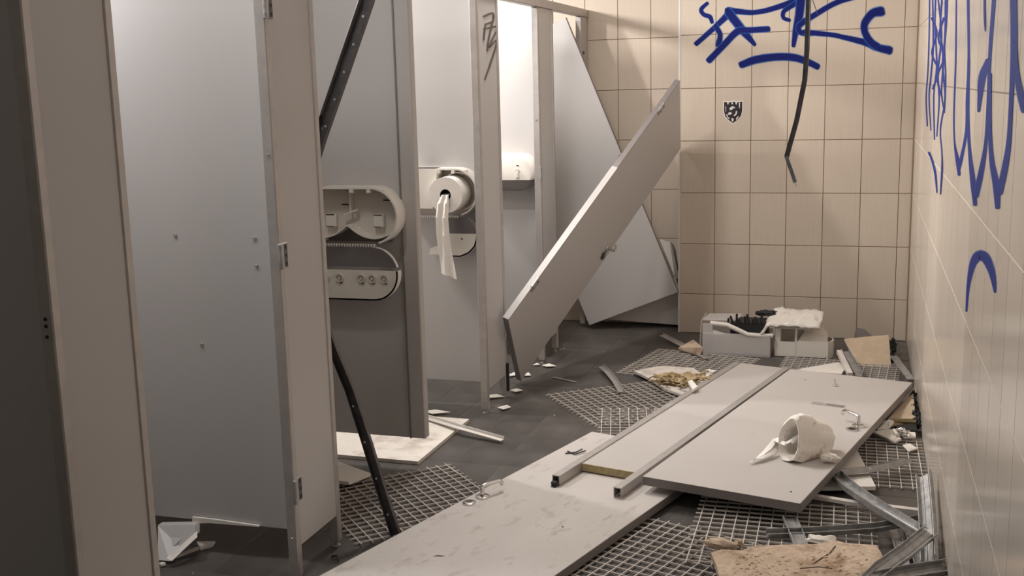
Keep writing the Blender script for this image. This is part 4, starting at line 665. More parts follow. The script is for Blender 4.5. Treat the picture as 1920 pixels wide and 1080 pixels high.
for s in (.135, .875):
    q = B+ex*L*s+nz*.002+wv*.012
    h = part('hinge', MB().box(q, (.075, .034, .006), RL, b=.002).tube([q-wv*.018-ex*.03, q-wv*.018+ex*.03], .006, 8), 'galv', t, True)
    part('hole', MB().disc(q+ex*.02+nz*.002, nz, .005, .002, 8).disc(q-ex*.02+nz*.002, nz, .005, .002, 8), 'hole', h)
# lock and lever on its lower edge
q = B+ex*L*.507+wv*(W*.885)
part('door_handle', MB().disc(q, nz, .024, .008, 18).tube([q, q+nz*.045], .008, 10).tube([q+nz*.042, q+nz*.042+ex*.02+wv*.008, q+nz*.03+ex*.045+wv*.012], .007, 8), 'chrome', t, True, label='chrome lever handle')
part('lock_rosette', MB().disc(q-ex*.05+wv*.01, nz, .022, .008, 18), 'darksteel', t, True)

# rotated panel leaning in the recess
P = [V((-1.6748, 6.4900, 1.8612)), V((-1.0164, 6.5000, 0.2473)), V((-1.5484, 6.5011, 0.0020))]; P.append(P[0]+P[2]-P[1])
dz = P[2].z; ex = (P[0]-P[1]).normalized(); wv = (P[2]-P[1]); wv = (wv-ex*wv.dot(ex)).normalized(); nz = ex.cross(wv)
if nz.y > 0: nz = -nz
RP = Matrix((ex, wv, ex.cross(wv))).transposed(); L = (P[0]-P[1]).length; W = (P[2]-P[1]).length; cc = P[1]+ex*L/2+wv*W/2-nz*.014
t = thing('leaning_panel', 'grey partition panel standing on one corner against the back recess wall', 'partition', P[2], RP)
part('panel', MB().box(cc, (L, W, .026), RP, b=.001), 'laminate', t)
q = P[1]+ex*L*.5-nz*.014; part('edge_band', MB().box(q-wv*.0012, (L, .0024, .025), RP), 'edging_dark', t, label='dark edge band')
q = P[1]+wv*W*.5-nz*.014; part('edge_band', MB().box(q-ex*.0012, (.0024, W, .025), RP), 'edging_dark', t, label='dark edge band')
q = P[1]+ex*L*.50+nz*.004+wv*.012; part('hinge', MB().box(q, (.03, .014, .006), RP, b=.002), 'galv', t)
# boards behind it
single('white_board', MB().prism([(-1.575, 6.665, .035), (-1.022, 6.665, .012), (-1.022, 6.69, .30), (-1.50, 6.69, .30)], (0, .012, 0)), 'boardw', 'white laminate board standing behind the corner-standing leaning panel', 'board')
single('laminate_offcut', MB().prism([(-1.1517, 6.6600, 0.5391), (-1.0967, 6.7000, 0.5148), (-1.0382, 6.6600, 0.2962), (-1.0513, 6.6200, 0.3093)], (.004, .01, 0)), 'boardw', 'curled white laminate offcut beside the leaning panel near the corner', 'board')
single('laminate_offcut', MB().prism([(-1.0951, 6.7100, 0.5134), (-1.0788, 6.7100, 0.4973), (-1.0396, 6.6900, 0.2712), (-1.0461, 6.6900, 0.2710)], (.004, .006, 0)), 'edging_dark', 'thin dark offcut sliver behind the curled white laminate offcut', 'board')
# crumpled metal at the wall post
single('twisted_bracket', MB().tube([(-1.6449, 6.6200, 1.7456), (-1.6079, 6.6000, 1.7065), (-1.6278, 6.6000, 1.6823), (-1.6003, 6.6200, 1.6632), (-1.6075, 6.6200, 1.6198)], .008, 6).box((-1.6247, 6.6300, 1.7265), (.03, .02, .03), Rz(.5), b=.004), 'darksteel', 'twisted dark bracket at the top of the wall post', 'bracket')

# ------------------------------------------------------------------ lattice ceiling grids on the floor
slat_mesh = {}
def lattice(x, y, ang, z, label, n=15, pitch=.0395, tilt=0, m=None):
    m = m or n; R = Rz(math.radians(ang))
    if tilt: R = R @ Matrix.Rotation(tilt, 3, 'X')
    t = thing('ceiling_grid', label, 'grid', (x, y, z), R, )
    def slat(L, nm):
        k = round(L, 3)
        if k not in slat_mesh: slat_mesh[k] = MB().box((0, 0, 0), (L, .0032, .0055)).mesh('slat', 'grille')
        o = bpy.data.objects.new('slat', slat_mesh[k]); COL.objects.link(o); o.parent = t; return o
    LX, LY = pitch*n, pitch*m
    for i in range(m):
        o = slat(LX, 0); o.location = (LX/2, -pitch*(i+.5)+0, .005)
    for i in range(n):
        o = slat(LY, 0); o.matrix_local = Matrix.Translation((pitch*(i+.5), -LY/2, .0052)) @ Matrix.Rotation(math.pi/2, 4, 'Z')
    return t
# x,y = its far-left corner; it extends along +x (rotated) and towards the viewer
lattice(-1.955, 3.555, 44, .001, 'lattice ceiling grid on the floor beside the dark bent rail')
lattice(-1.43, 5.015, 38, .001, 'lattice ceiling grid on the open floor left of the fallen pilaster')
lattice(-1.115, 4.80, 12, .013, 'lattice ceiling grid mostly hidden under the fallen pilaster', n=13)
lattice(-1.06, 6.06, -12, .001, 'lattice ceiling grid by the back wall under a broken tile')
lattice(-.51, 3.82, 1, .014, 'lattice ceiling grid beneath the near corner of the wide top door')
lattice(-.68, 3.61, -19, .001, 'lattice ceiling grid beside the long fallen door at the bottom edge')
lattice(-.325, 4.665, .5, .001, 'lattice ceiling grid pressed against the right wall')
lattice(-.36, 6.01, -4, .001, 'lattice ceiling grid behind the far end of the wide top door')

# ------------------------------------------------------------------ boards, strips and profiles at the left
def plate(name, pts, z, th, m, label, cat='board'):
    return single(name, MB().prism([(p[0], p[1], z) for p in pts], (0, 0, th)), m, label, cat)
plate('ceiling_board', [(-1.650, 3.935), (-1.642, 4.525), (-2.232, 4.535), (-2.24, 3.945)], .001, .014, 'board', 'square dirty white ceiling board lying under the dark divider')
single('ceiling_board', MB().prism([(-1.765, 3.737, .014), (-1.79, 3.598, .026), (-2.25, 3.60, .04), (-2.25, 3.90, .012), (-2.05, 3.91, .002)], (0, 0, .012)), 'boardw', 'pointed white ceiling board corner beside the bent rail', 'board')
ls = [(-.014, 0), (.014, 0), (.014, .003), (-.011, .003), (-.011, .014), (-.014, .014)]
def strip(name, path, m, label, sec=ls, cat='strip', upv=(0, 0, 1)): return single(name, MB().sweep(sec, path, upv), m, label, cat)
strip('angle_trim', [(-1.8426, 4.4851, 0.0200), (-1.6006, 4.3288, 0.0300), (-1.4050, 4.2723, 0.0120)], 'whitemetal', 'white angle trim lying across the dirty ceiling board')
strip('metal_strip', [(-1.2723, 5.5597, 0.0140), (-1.2052, 5.4232, 0.0180), (-1.1359, 5.2674, 0.0180), (-1.0682, 5.0968, 0.0140)], 'alu_dull', 'short curved metal strip at the left lattice grid')
strip('metal_strip', [(-1.0785, 6.2848, 0.0300), (-0.9980, 6.2086, 0.0160), (-0.7586, 5.8402, 0.0140)], 'alu_dull', 'straight metal strip running from the wall corner to the back lattice grid')
strip('metal_strip', [(-1.4717, 5.3427, 0.0020), (-1.3370, 5.2753, 0.0020)], 'alu_dull', 'tiny grey strip lying on bare floor near leaning door', sec=[(-.008, 0), (.008, 0), (.008, .003), (-.008, .003)])
# bent dark rail from the ceiling
rp = [(-1.4039, 3.3300, 2.0524), (-1.5003, 3.3300, 1.7536), (-1.5935, 3.3300, 1.5449), (-1.6902, 3.3300, 1.3284), (-1.7526, 3.3300, 1.1731), (-1.7767, 3.3300, 1.0752), (-1.7569, 3.3200, 0.9332), (-1.7228, 3.3100, 0.7636), (-1.6746, 3.3000, 0.6304), (-1.6113, 3.2900, 0.4852), (-1.5512, 3.2750, 0.3117), (-1.5025, 3.2620, 0.1610), (-1.4450, 3.2375, 0.0120)]
rp[0] = (rp[0][0], rp[0][1], 2.35)
ts = [(-.021, 0), (.021, 0), (.021, .003), (.002, .003), (.002, .030), (-.002, .030), (-.002, .003), (-.021, .003)]
t = thing('hanging_rail', 'long dark ceiling rail hanging down, buckled behind the hinged pilaster', 'rail', rp[-1])
mb = MB().sweep([(-.021, -.003), (.021, -.003), (.021, .018), (.017, .018), (.017, .002), (-.017, .002), (-.017, .018), (-.021, .018)], rp, (0, -1, 0), scale=[1.15, 1.1, 1.1, 1.05, 1, .95, .9, .8, .7, .75, .8, .8, .8])
part('channel', mb, 'darksteel', t)
mb = MB()
for i in range(5):
    p = V(rp[1]).lerp(V(rp[3]), .12+i*.2); mb.disc(p+V((.014, -.022, 0)), (0, -1, 0), .0045, .003, 8)
for i in range(4):
    p = V(rp[9]).lerp(V(rp[12]), .1+i*.25); mb.disc(p+V((.0, -.018, 0)), (0, -1, 0), .004, .003, 8)
part('rivet', mb, 'galv', t)
a0 = [V(p)+V((-.022, -.012, 0)) for p in rp[:7]]; part('flange', MB().sweep([(-.002, -.012), (.002, -.012), (.002, .012), (-.002, .012)], a0, (0, -1, 0)), 'alu', t, label='bright flange edge')
# hanging rod near the back wall
hp = [(-.232, 5.2, ZC), (-.237, 5.2, 2.1), (-0.2410, 5.2000, 1.8137), (-0.2433, 5.2000, 1.5963), (-0.2498, 5.2000, 1.4690), (-0.2808, 5.2000, 1.2936), (-0.3220, 5.2000, 1.1299)]
t = thing('hanging_rod', 'thin kinked metal rod hanging from the ceiling before the back wall', 'rod', hp[-1])
part('rod', MB().sweep([(-.011, -.003), (.011, -.003), (.011, .008), (.008, .008), (.008, 0), (-.008, 0), (-.008, .008), (-.011, .008)], hp, (0, -1, 0)), 'darksteel', t)
part('bent_end', MB().sweep([(-.008, -.003), (.008, -.003), (.008, .006), (-.008, .006)], [(-0.3244, 5.2000, 1.1323), (-0.3017, 5.1900, 1.0730), (-0.2813, 5.1800, 1.0162)], (0, -1, 0)), 'darksteel', t)
part('wire_end', MB().tube([(-0.2837, 5.1800, 1.0210), (-0.2740, 5.1800, 1.0018), (-0.2809, 5.1800, 0.9921)], .002, 6), 'screw', t)
part('wire', MB().tube([(-0.2273, 5.1900, 1.8237), (-0.2081, 5.1900, 1.7707), (-0.2009, 5.1900, 1.7500)], .0016, 6), 'darksteel', t)
part('edge_highlight', MB().tube([(-0.2340, 5.1950, 1.8130), (-0.2339, 5.1950, 1.5959), (-0.2404, 5.1950, 1.4688)], .0018, 6), 'galv', t)

# ------------------------------------------------------------------ debris at the back wall
# left: low translucent tray housing
def pb(mb, x0, x1, y0, y1, z0, z1, b=.004): return mb.box(((x0+x1)/2, (y0+y1)/2, (z0+z1)/2), (x1-x0, y1-y0, z1-z0), b=b)
Xa, Xb_, Y0 = -.800, -.437, 5.985
t = thing('towel_dispenser', 'smashed milky towel dispenser shell with black comb grille by back wall', 'dispenser', ((Xa+Xb_)/2, 6.1, 0))
td_ = t; tray = part('tray', pb(pb(pb(pb(MB(), Xa, Xb_, Y0, Y0+.006, .0, .125), Xa, Xb_, Y0+.20, Y0+.206, 0, .12), Xa, Xb_, Y0, Y0+.2, .012, .018), Xb_-.006, Xb_, Y0, Y0+.2, 0, .125), 'clear', t)
part('liner', MB().prism([(Xa+.006, Y0+.012, .02), (Xb_-.01, Y0+.012, .02), (Xb_-.01, Y0+.012, .105), (Xa+.15, Y0+.012, .112), (Xa+.09, Y0+.012, .13), (Xa+.006, Y0+.012, .15)], (0, .006, 0)), 'plastic', t)
part('end_wall', MB().box((Xa-.012, Y0+.10, .098), (.006, .20, .195), Matrix.Rotation(.05, 3, 'Y'), b=.002).box((Xa+.025, Y0+.008, .09), (.055, .006, .17), b=.002), 'clear', t)
part('cover', MB().box((Xa+.095, Y0+.12, .19), (.19, .16, .012), frame((1, -.1, .05), (0, 1, 0)), b=.003), 'clear', t)
gr = part('grille', pb(MB(), Xa+.145, Xb_-.02, Y0+.03, Y0+.17, .02, .185, .003), 'black', t)
mb = MB()
for i in range(9): mb.tube([(Xa+.135+.022*i, Y0+.03, .18), (Xa+.13+.022*i+.006*(-1)**i, Y0+.028, .205+.012*(i % 3))], .006, 6)
part('comb_teeth', mb, 'black', gr)
part('hose', MB().tube([(Xa+.04, Y0+.02, .175), (Xa+.13, Y0+.012, .17), (Xa+.19, Y0+.008, .145), (Xa+.24, Y0+.008, .122), (Xa+.30, Y0+.01, .118), (Xb_+.01, Y0+.02, .118)], .013, 10), 'plastic', t, True, label='white curved tube')
# right: white casing with window and rounded end
t = thing('dispenser_casing', 'white plastic dispenser casing with cut-out window and rounded end by back wall', 'casing', (-.28, 6.1, 0))
X0, X1, YF2 = -.418, -.142, 6.02
out = [V((X0, YF2, .005)), V((X1-.01, YF2, .005)), V((X1+.004, YF2, .03)), V((X1-.004, YF2, .09)), V((X1-.03, YF2, .118)), V((X1-.065, YF2, .125))]
part('front', MB().prism([V((X0, YF2, .005)), V((X1-.01, YF2, .005)), V((X1+.004, YF2, .03)), V((X1, YF2, .085)), V((X0, YF2, .085))], (0, .008, 0)), 'plastic', t)
part('window_frame', pb(pb(pb(MB(), X0, X0+.032, YF2, YF2+.01, .08, .165), X0, X0+.20, YF2, YF2+.01, .155, .168), X0+.105, X0+.117, YF2, YF2+.01, .08, .16), 'plastic', t)
part('inner_shell', pb(MB(), X0+.01, X0+.15, YF2+.10, YF2+.11, .01, .155), 'plastic_in', t)
part('ramp', MB().prism([(X0+.117, YF2+.004, .086), (X1, YF2+.004, .086), (X1-.004, YF2+.09, .12), (X1-.03, YF2+.13, .145), (X0+.17, YF2+.13, .15)], (0, .006, -.004)), 'plastic', t)
part('end_cap', MB().sweep([(-.004, 0), (.004, 0), (.004, .09), (-.004, .09)], [(X1-.003, YF2, .0), (X1+.02, YF2+.04, 0), (X1+.026, YF2+.09, 0), (X1+.01, YF2+.15, 0)], (0, 0, 1)), 'plastic', t, True)
part('seam', MB().box((X0+.111, YF2-.0006, .045), (.002, .0012, .08)), 'plastic_in', t)
# crumpled lid on top
mb = MB(); n, m_ = 18, 9; vs = []
for j in range(m_):
    for i in range(n):
        u, v_ = i/(n-1), j/(m_-1); x = -.50+.315*u+.02*v_; y = 5.985+.19*v_
        z = .172+.055*math.sin(v_*1.5)+.010*noise.noise(V((u*9, v_*6, 2)))*2 + (.010 if u > .1 and u < .9 else 0) - (.05*max(0, .14-u)/.14)
        vs.append(V((x, y, z)))
mb.add(vs, [(j*n+i, j*n+i+1, (j+1)*n+i+1, (j+1)*n+i) for j in range(m_-1) for i in range(n-1)])
o = single('crumpled_cover', mb, 'plastic', 'crumpled ivory cover lying on top of the white casing', 'cover', smooth=True)
md = o.modifiers.new('thick', 'SOLIDIFY'); md.thickness = .012
part('cap', MB().blob((-.47, 6.10, .222), (.12, .06, .03), amp=.3, seed=4), 'black', td_, True, label='black cap')
single('tile_shard', MB().prism([(-0.9355, 6.0040, 0.0200), (-0.8648, 6.0852, 0.0500), (-0.7874, 5.9056, 0.0500), (-0.8048, 5.9083, 0.0100)], (0, 0, .01)), 'brown', 'brown tile shard left of the smashed milky towel dispenser', 'shard')

# tan board leaning, and what stands round it
single('tan_board', MB().prism([(-0.0600, 6.1800, 0.0699), (0.0036, 6.1800, 0.0786), (0.0556, 6.1700, 0.0890), (0.1668, 6.1600, 0.1048), (0.1782, 5.9000, -0.0027), (0.0262, 5.9000, -0.0077), (-0.0041, 5.9500, 0.0185)], (0, .012, .006)), 'tan', 'tan plasterboard piece leaning upright near the back right corner', 'board')
t = thing('torn_bracket', 'black torn bracket at the right edge of the upright tan board', 'bracket', (.19, 6.0, .0))
for c_, s in (((0.1853, 6.0200, 0.0997), .03), ((0.1917, 6.0200, 0.0685), .025), ((0.1850, 6.0200, 0.0308), .03), ((0.1837, 6.0200, -0.0095), .02)): part('torn_piece', MB().blob(c_, (s, s, s*1.6), amp=.4, seed=s*400), 'black', t, True)
single('glass_shard', MB().prism([(-0.0011, 6.3000, 0.1176), (0.0469, 6.3000, 0.1075), (0.1152, 6.2600, 0.0534), (-0.0129, 6.2600, 0.0478)], (0, .006, 0)), 'smoke', 'translucent pointed shard sticking up behind the upright tan board', 'shard')
strip('u_profile', [(-0.0530, 5.9047, 0.0700), (0.0185, 5.5664, 0.0300)], 'galv', 'short grey profile leaning left of the upright tan board', sec=[(-.02, 0), (.02, 0), (.02, .02), (.017, .02), (.017, .003), (-.017, .003), (-.017, .02), (-.02, .02)])
strip('u_profile', [(-0.0809, 5.8214, 0.0800), (-0.0213, 5.5003, 0.0450)], 'whitemetal', 'white bar leaning left of the short grey profile', sec=[(-.012, 0), (.012, 0), (.012, .02), (-.012, .02)])
strip('metal_strip', [(0.1890, 5.9800, 0.0407), (0.2582, 5.5167, 0.0400)], 'galv', 'grey metal strip from the torn bracket down to the right wall', sec=[(-.018, 0), (.018, 0), (.018, .004), (-.018, .004)])
plate('paper_sheet', [(-0.2714, 5.5663, 0.0500), (-0.0813, 5.7487, 0.0500), (-0.0459, 5.6450, 0.0500), (-0.0615, 5.5141, 0.0500), (-0.2337, 5.5311, 0.0500)], .050, .003, 'boardw', 'white paper sheet poking out behind the wide top door', 'paper')

# broken tile with brown wool
plate('broken_tile', [(-1.0824, 5.4737, 0.0200), (-0.9611, 5.5994, 0.0200), (-0.7937, 5.5885, 0.0200), (-0.6871, 5.3952, 0.0200), (-0.7713, 5.0814, 0.0200), (-0.8713, 5.1653, 0.0200), (-0.9468, 5.2995, 0.0200)], .014, .012, 'board', 'broken white ceiling tile on the grid left of the fallen pilaster')
mb = MB(); random.seed(3)
mb.blob((-0.8026, 5.2861, 0.0450), (.24, .15, .05), amp=.4, fr=3, seed=2, nu=28, nv=14)
for k in range(70):
    a = random.uniform(0, 6.28); p = V((-0.7951, 5.2203, 0.0600))+V((random.uniform(-.13, .12), random.uniform(-.09, .09), random.uniform(-.02, .02)))
    q = p+V((math.cos(a)*.05, math.sin(a)*.04, random.uniform(-.015, .015))); mb.tube([p, (p+q)/2+V((0, 0, .006)), q], .004, 5)
single('insulation_wool', mb, 'wool', 'brown fibrous insulation clump on the broken ceiling tile', 'insulation', smooth=True, kind='stuff')
for pts, lab in (([(-0.7429, 5.0577, 0.0850), (-0.7288, 5.0806, 0.0900), (-0.6855, 4.9658, 0.0900), (-0.7016, 4.9253, 0.0850)], 'white block shard at the front of the brown insulation'),
                 ([(-0.7046, 5.1400, 0.0600), (-0.6973, 5.3124, 0.0600), (-0.6684, 5.3287, 0.0600), (-0.6803, 5.1844, 0.0600)], 'white shard between brown insulation and fallen pilaster'),
                 ([(-0.7118, 5.4219, 0.0500), (-0.6939, 5.4470, 0.0500), (-0.6541, 5.4231, 0.0500), (-0.6693, 5.3777, 0.0500)], 'small flat white shard behind the brown insulation')):
    single('tile_shard', MB().prism(pts, (0, 0, .012)), 'boardw', lab, 'shard')


# ------------------------------------------------------------------ debris along the right wall
single('plasterboard', MB().prism([(0.1409, 4.8339, 0.0300), (0.2552, 5.2023, 0.0500), (0.2531, 5.0353, 0.0500), (0.2532, 4.8588, 0.0300)], (0, 0, .012)), 'tan', 'tan plasterboard piece by the right wall beside the wide top door', 'board')
single('plasterboard', MB().prism([(0.1181, 4.7516, 0.0300), (0.1587, 4.7880, 0.0450), (0.2520, 4.7933, 0.0450), (0.2563, 4.8228, 0.0200), (0.1554, 4.7926, 0.0200)], (0, 0, .012)), 'core', 'thin yellow-edged plasterboard strip lying at the right wall', 'board')
t = thing('black_foam', 'crumbly black foam strip along the foot of the right wall', 'foam', (0.2601, 5.0732, 0.0200))
for c_, s in (((0.2555, 5.2023, 0.0400), .03), ((0.2562, 5.1054, 0.0400), .025), ((0.2565, 5.0035, 0.0400), .03), ((0.2569, 4.9054, 0.0400), .035), ((0.2550, 4.8105, 0.0400), .03)): part('foam_lump', MB().blob(c_, (s, s*1.2, .05), amp=.4, seed=c_[1]*9), 'black', t, True)
single('black_tray', MB().prism([(0.1623, 4.7387, 0.0300), (0.2527, 4.7969, 0.0300), (0.2521, 4.7241, 0.0200), (0.1912, 4.7104, 0.0200)], (0, 0, .012)), 'black', 'black slab under the yellow-edged plasterboard strip', 'slab')
single('tile_shard', MB().prism([(0.0900, 4.7430, 0.0400), (0.1433, 4.7015, 0.0700), (0.1607, 4.7156, 0.0600), (0.1382, 4.6959, 0.0300), (0.0961, 4.6864, 0.0300)], (0, 0, .008)), 'boardw', 'pale curved shard touching the edge of the wide top door', 'shard')
single('tile_shard', MB().prism([(0.0769, 4.6526, 0.0300), (0.1529, 4.6992, 0.0300), (0.1882, 4.6084, 0.0200), (0.1624, 4.5605, 0.0200), (0.1226, 4.6221, 0.0200)], (0, 0, .008)), 'board', 'grey-white torn shard lying on the grid at the right wall', 'shard')
single('tile_shard', MB().prism([(0.1899, 4.6780, 0.0300), (0.2435, 4.6755, 0.0300), (0.2449, 4.6498, 0.0200), (0.1973, 4.6390, 0.0200)], (0, 0, .008)), 'boardw', 'small white bar shard against the right wall', 'shard')
single('tile_shard', MB().prism([(0.1907, 4.5516, 0.0160), (0.2199, 4.5790, 0.0160), (0.2458, 4.5232, 0.0160), (0.2121, 4.4751, 0.0160)], (0, 0, .004)), 'board', 'tiny star-shaped shard on the right lattice grid', 'shard')
t = thing('metal_fitting', 'crumpled shiny metal fitting among shards at the right wall', 'fitting', (0.1908, 4.6956, 0.0200))
part('body', MB().blob((0.1888, 4.6529, 0.0400), (.06, .04, .03), amp=.4, seed=9), 'chrome', t)
part('bolt', MB().tube([(0.1595, 4.6508, 0.0500), (0.1714, 4.6200, 0.0400)], .007, 8), 'plastic', t, True)

# white boards under the wide door's right side
plate('ceiling_board', [(0.0154, 4.4312, 0.0200), (0.0837, 4.0151, 0.0200), (-0.1760, 3.9424, 0.0200), (-0.1572, 4.3649, 0.0200)], .016, .014, 'boardw', 'white ceiling board corner sticking out under the right edge of the wide top door')
# metal studs, bottom right
def csec(w, h, t_=.0022): return [(-w/2, 0), (w/2, 0), (w/2, h), (w/2-t_, h), (w/2-t_, t_), (-w/2+t_, t_), (-w/2+t_, h), (-w/2, h)]
def stud(path, sec, label, upv=(0, 0, 1), m='galv', ribs=True):
    t = thing('metal_stud', label, 'stud', path[-1])
    part('channel', MB().sweep(sec, path, upv), m, t)
    if ribs:
        w_ = max(a for a, b in sec)
        mb = MB()
        for s in (-.3, .3):
            mb.sweep([(w_*s*1.4-.0015, .0022), (w_*s*1.4+.0015, .0022), (w_*s*1.4, .004)], path, upv)
        part('rib', mb, m, t)
    return t
stud([(-0.0656, 4.0775, 0.0400), (0.0034, 3.8594, 0.0600), (0.0919, 3.6639, 0.0750), (0.2228, 3.4778, 0.0700)], csec(.05, .02), 'broad bent metal stud running from under the wide top door to the wall')
stud([(-0.0596, 4.0671, 0.0380), (0.0805, 4.1472, 0.0400), (0.2007, 4.2807, 0.0350)], csec(.036, .022), 'grey metal stud pointing at the right wall above the white board', upv=(0, .4, 1))
stud([(-0.2573, 3.4801, 0.0280), (-0.1210, 3.5220, 0.0300), (0.0755, 3.5763, 0.0420), (0.2371, 3.6608, 0.0550)], csec(.024, .022), 'long thin dark metal profile lying across the lattice grid', ribs=False, upv=(0, -.6, 1))
stud([(-0.1934, 3.6086, 0.0400), (-0.1531, 3.4336, 0.0360), (-0.1308, 3.3120, 0.0300)], csec(.045, .014), 'short metal profile end sticking out from under the brown board')
strip('white_bar', [(-0.1439, 3.8418, 0.0340), (0.0081, 3.8003, 0.0360), (0.2400, 3.7718, 0.0360)], 'whitemetal', 'long white bar lying behind the broad bent stud', sec=[(-.012, 0), (.012, 0), (.012, .012), (-.012, .012)])
stud([(0.2305, 3.4402, 0.1000), (0.1623, 3.3160, 0.0850), (0.0830, 3.1892, 0.0700), (0.0422, 3.1002, 0.0600)], csec(.046, .02), 'metal stud running diagonally over the brown board corner', upv=(.2, -.6, 1), m='galv')
stud([(.236, 3.80, .16), (.238, 3.66, .12), (.236, 3.45, .08), (.234, 3.34, .05)], csec(.05, .02), 'bright bent metal stud lying along the foot of right wall', upv=(-.75, 0, 1))
stud([(0.1367, 3.6555, 0.0180), (0.1537, 3.4512, 0.0180), (0.1633, 3.2775, 0.0180)], csec(.032, .012), 'left of two short studs on the floor below the diagonal stud', ribs=False)
stud([(0.1852, 3.6309, 0.0180), (0.2039, 3.4636, 0.0180), (0.2112, 3.2895, 0.0180)], csec(.04, .012), 'right of two short studs on the floor below the diagonal stud')
stud([(0.2739, 3.3047, 0.0500), (0.1606, 3.2314, 0.0500), (0.0717, 3.1652, 0.0500)], csec(.04, .024), 'metal stud at the bottom picture edge by the right wall', upv=(0, -.8, 1))
bb = single('brown_board', MB().prism([(-0.4047, 3.2423, 0.0550), (-0.3777, 3.2737, 0.0550), (-0.3138, 3.2812, 0.0550), (-0.2885, 3.3206, 0.0550), (-0.1944, 3.3564, 0.0550), (-0.0917, 3.3860, 0.0550), (-0.0532, 3.4337, 0.0550), (-0.0129, 3.4138, 0.0550), (0.0784, 3.4195, 0.0550), (0.0917, 3.3652, 0.0550), (0.1054, 3.2741, 0.0550), (0.0846, 3.0529, 0.0550), (-0.3235, 2.9158, 0.0550), (-0.3752, 3.1465, 0.0550)], (0, 0, -.02)), 'brown', 'large brown fibreboard piece at the bottom edge beside the metal studs', 'board')
part('crack', MB().tube([(-0.1000, 3.2360, 0.0560), (-0.0727, 3.2900, 0.0560), (-0.0551, 3.3265, 0.0560), (-0.0423, 3.3790, 0.0560)], .0022, 5), 'pen', bb, label='dark crack line')
mb = MB(); random.seed(21)
for k in range(170):
    x = random.uniform(-.33, .05); y = random.uniform(3.10, 3.25+.12*min(1, max(0, (x+.33)*3))); z_ = random.uniform(.002, .006)
    mb.blob((x, y, .0535), (random.uniform(.006, .022), random.uniform(.006, .016), z_*2), Rz(random.uniform(0, 3)), amp=.3, seed=k, nu=6, nv=4)
part('fibre_clump', mb, 'brown', bb, smooth=True, kind='stuff')
part('burn_mark', MB().tube([(-0.1376, 3.1894, 0.0555), (-0.0854, 3.2139, 0.0555), (-0.0475, 3.2119, 0.0555)], .002, 5), 'pen', bb, label='dark scorched line')
single('fibre_chunk', MB().blob((-0.3890, 3.3410, 0.0450), (.11, .04, .03), Rz(-.1), amp=.15, fr=2, seed=5, nu=20).blob((-0.3313, 3.3587, 0.0400), (.03, .03, .03), amp=.4, seed=6), 'tan', 'elongated tan fibre chunk lying behind the brown board', 'chunk', smooth=True)
single('fibre_chunk', MB().blob((-0.0851, 3.4294, 0.0500), (.09, .05, .03), amp=.3, fr=2, seed=8, nu=18), 'board', 'pale chunk on the far edge of the brown board', 'chunk', smooth=True)

# ------------------------------------------------------------------ soiled towel wad on the wide door
base = .1015
Mc = V((-.215, 4.02, base+.076)); Tc = V((-.105, 4.155, base+.046)); ax = (Tc-Mc).normalized()
a_ = ax.cross(V((0, 0, 1))).normalized(); b_ = a_.cross(ax); b_ = b_ if b_.z > 0 else -b_
prof_o = [(0, 1.0), (.12, 1.06), (.3, 1.02), (.5, .93), (.68, .80), (.84, .60), (.95, .34), (1.0, .04)]
prof_i = [(0.03, .66), (.18, .60), (.34, .40), (.40, .04)]
mb = MB(); n = 40; vs = []; rows = [(u, r, 0) for u, r in reversed(prof_i)] + [(-.03, .80, 0), (-.05, .9, 0)] + [(u, r, 1) for u, r in prof_o]
for u, r, o_ in rows:
    for i in range(n):
        th_ = 2*math.pi*i/n; c = Mc+ax*(Tc-Mc).length*1.3*u; cx_, sx_ = math.cos(th_), math.sin(th_)
        k = 1+.10*noise.noise(V((cx_*1.3, sx_*1.3, u*2)))*2+(.24 if o_ else .08)*noise.noise(V((cx_*2.6, sx_*2.6, u*5+3)))+(.10 if o_ and u > .1 else .02)*abs(noise.noise(V((cx_*5, sx_*5, u*11))))
        q = c+a_*cx_*r*(.052+.012*max(0, -sx_))*k+b_*sx_*r*.082*k
        if q.z < base+.001: q.z = base+.001
        vs.append(q)
mb.add(vs, [(j*n+i, j*n+(i+1) % n, (j+1)*n+(i+1) % n, (j+1)*n+i) for j in range(len(rows)-1) for i in range(n)])
t = thing('towel_wad', 'soiled rolled towel wad with a torn tail lying on the wide top door', 'towel', (-.2, 4.06, base))
part('wad', mb, 'paper_dirty', t, True)
pts = [(V(Mc)+V((.03, .03, .0)), .022), (V(Mc)+V((-.005, -.01, -.018)), .026), (V((-0.2610, 4.1142, 0.1450)), .030), (V((-0.2841, 4.0642, 0.1180)), .036), (V((-0.3065, 4.0084, 0.1060)), .038), (V((-0.3334, 3.9658, 0.1040)), .034)]
mb = MB(); vs = []
for i, (p, hw) in enumerate(pts):
    for k in range(9):
        u = k/8*2-1; vs.append(p+V((.75, .66, 0)).normalized()*u*hw+V((0, 0, .010*(1-u*u)+.007*abs(math.sin(u*6+i*1.7))))+V((.006*math.sin(u*5+i), 0, 0)))
part('tail', mb.add(vs, [(i*9+k, i*9+k+1, (i+1)*9+k+1, (i+1)*9+k) for i in range(5) for k in range(8)]), 'paper', t, True)
mb = MB().blob((-0.0776, 4.0316, 0.1200), (.07, .05, .03), amp=.2, seed=12); part('trailing_end', mb, 'paper_dirty', t, True)

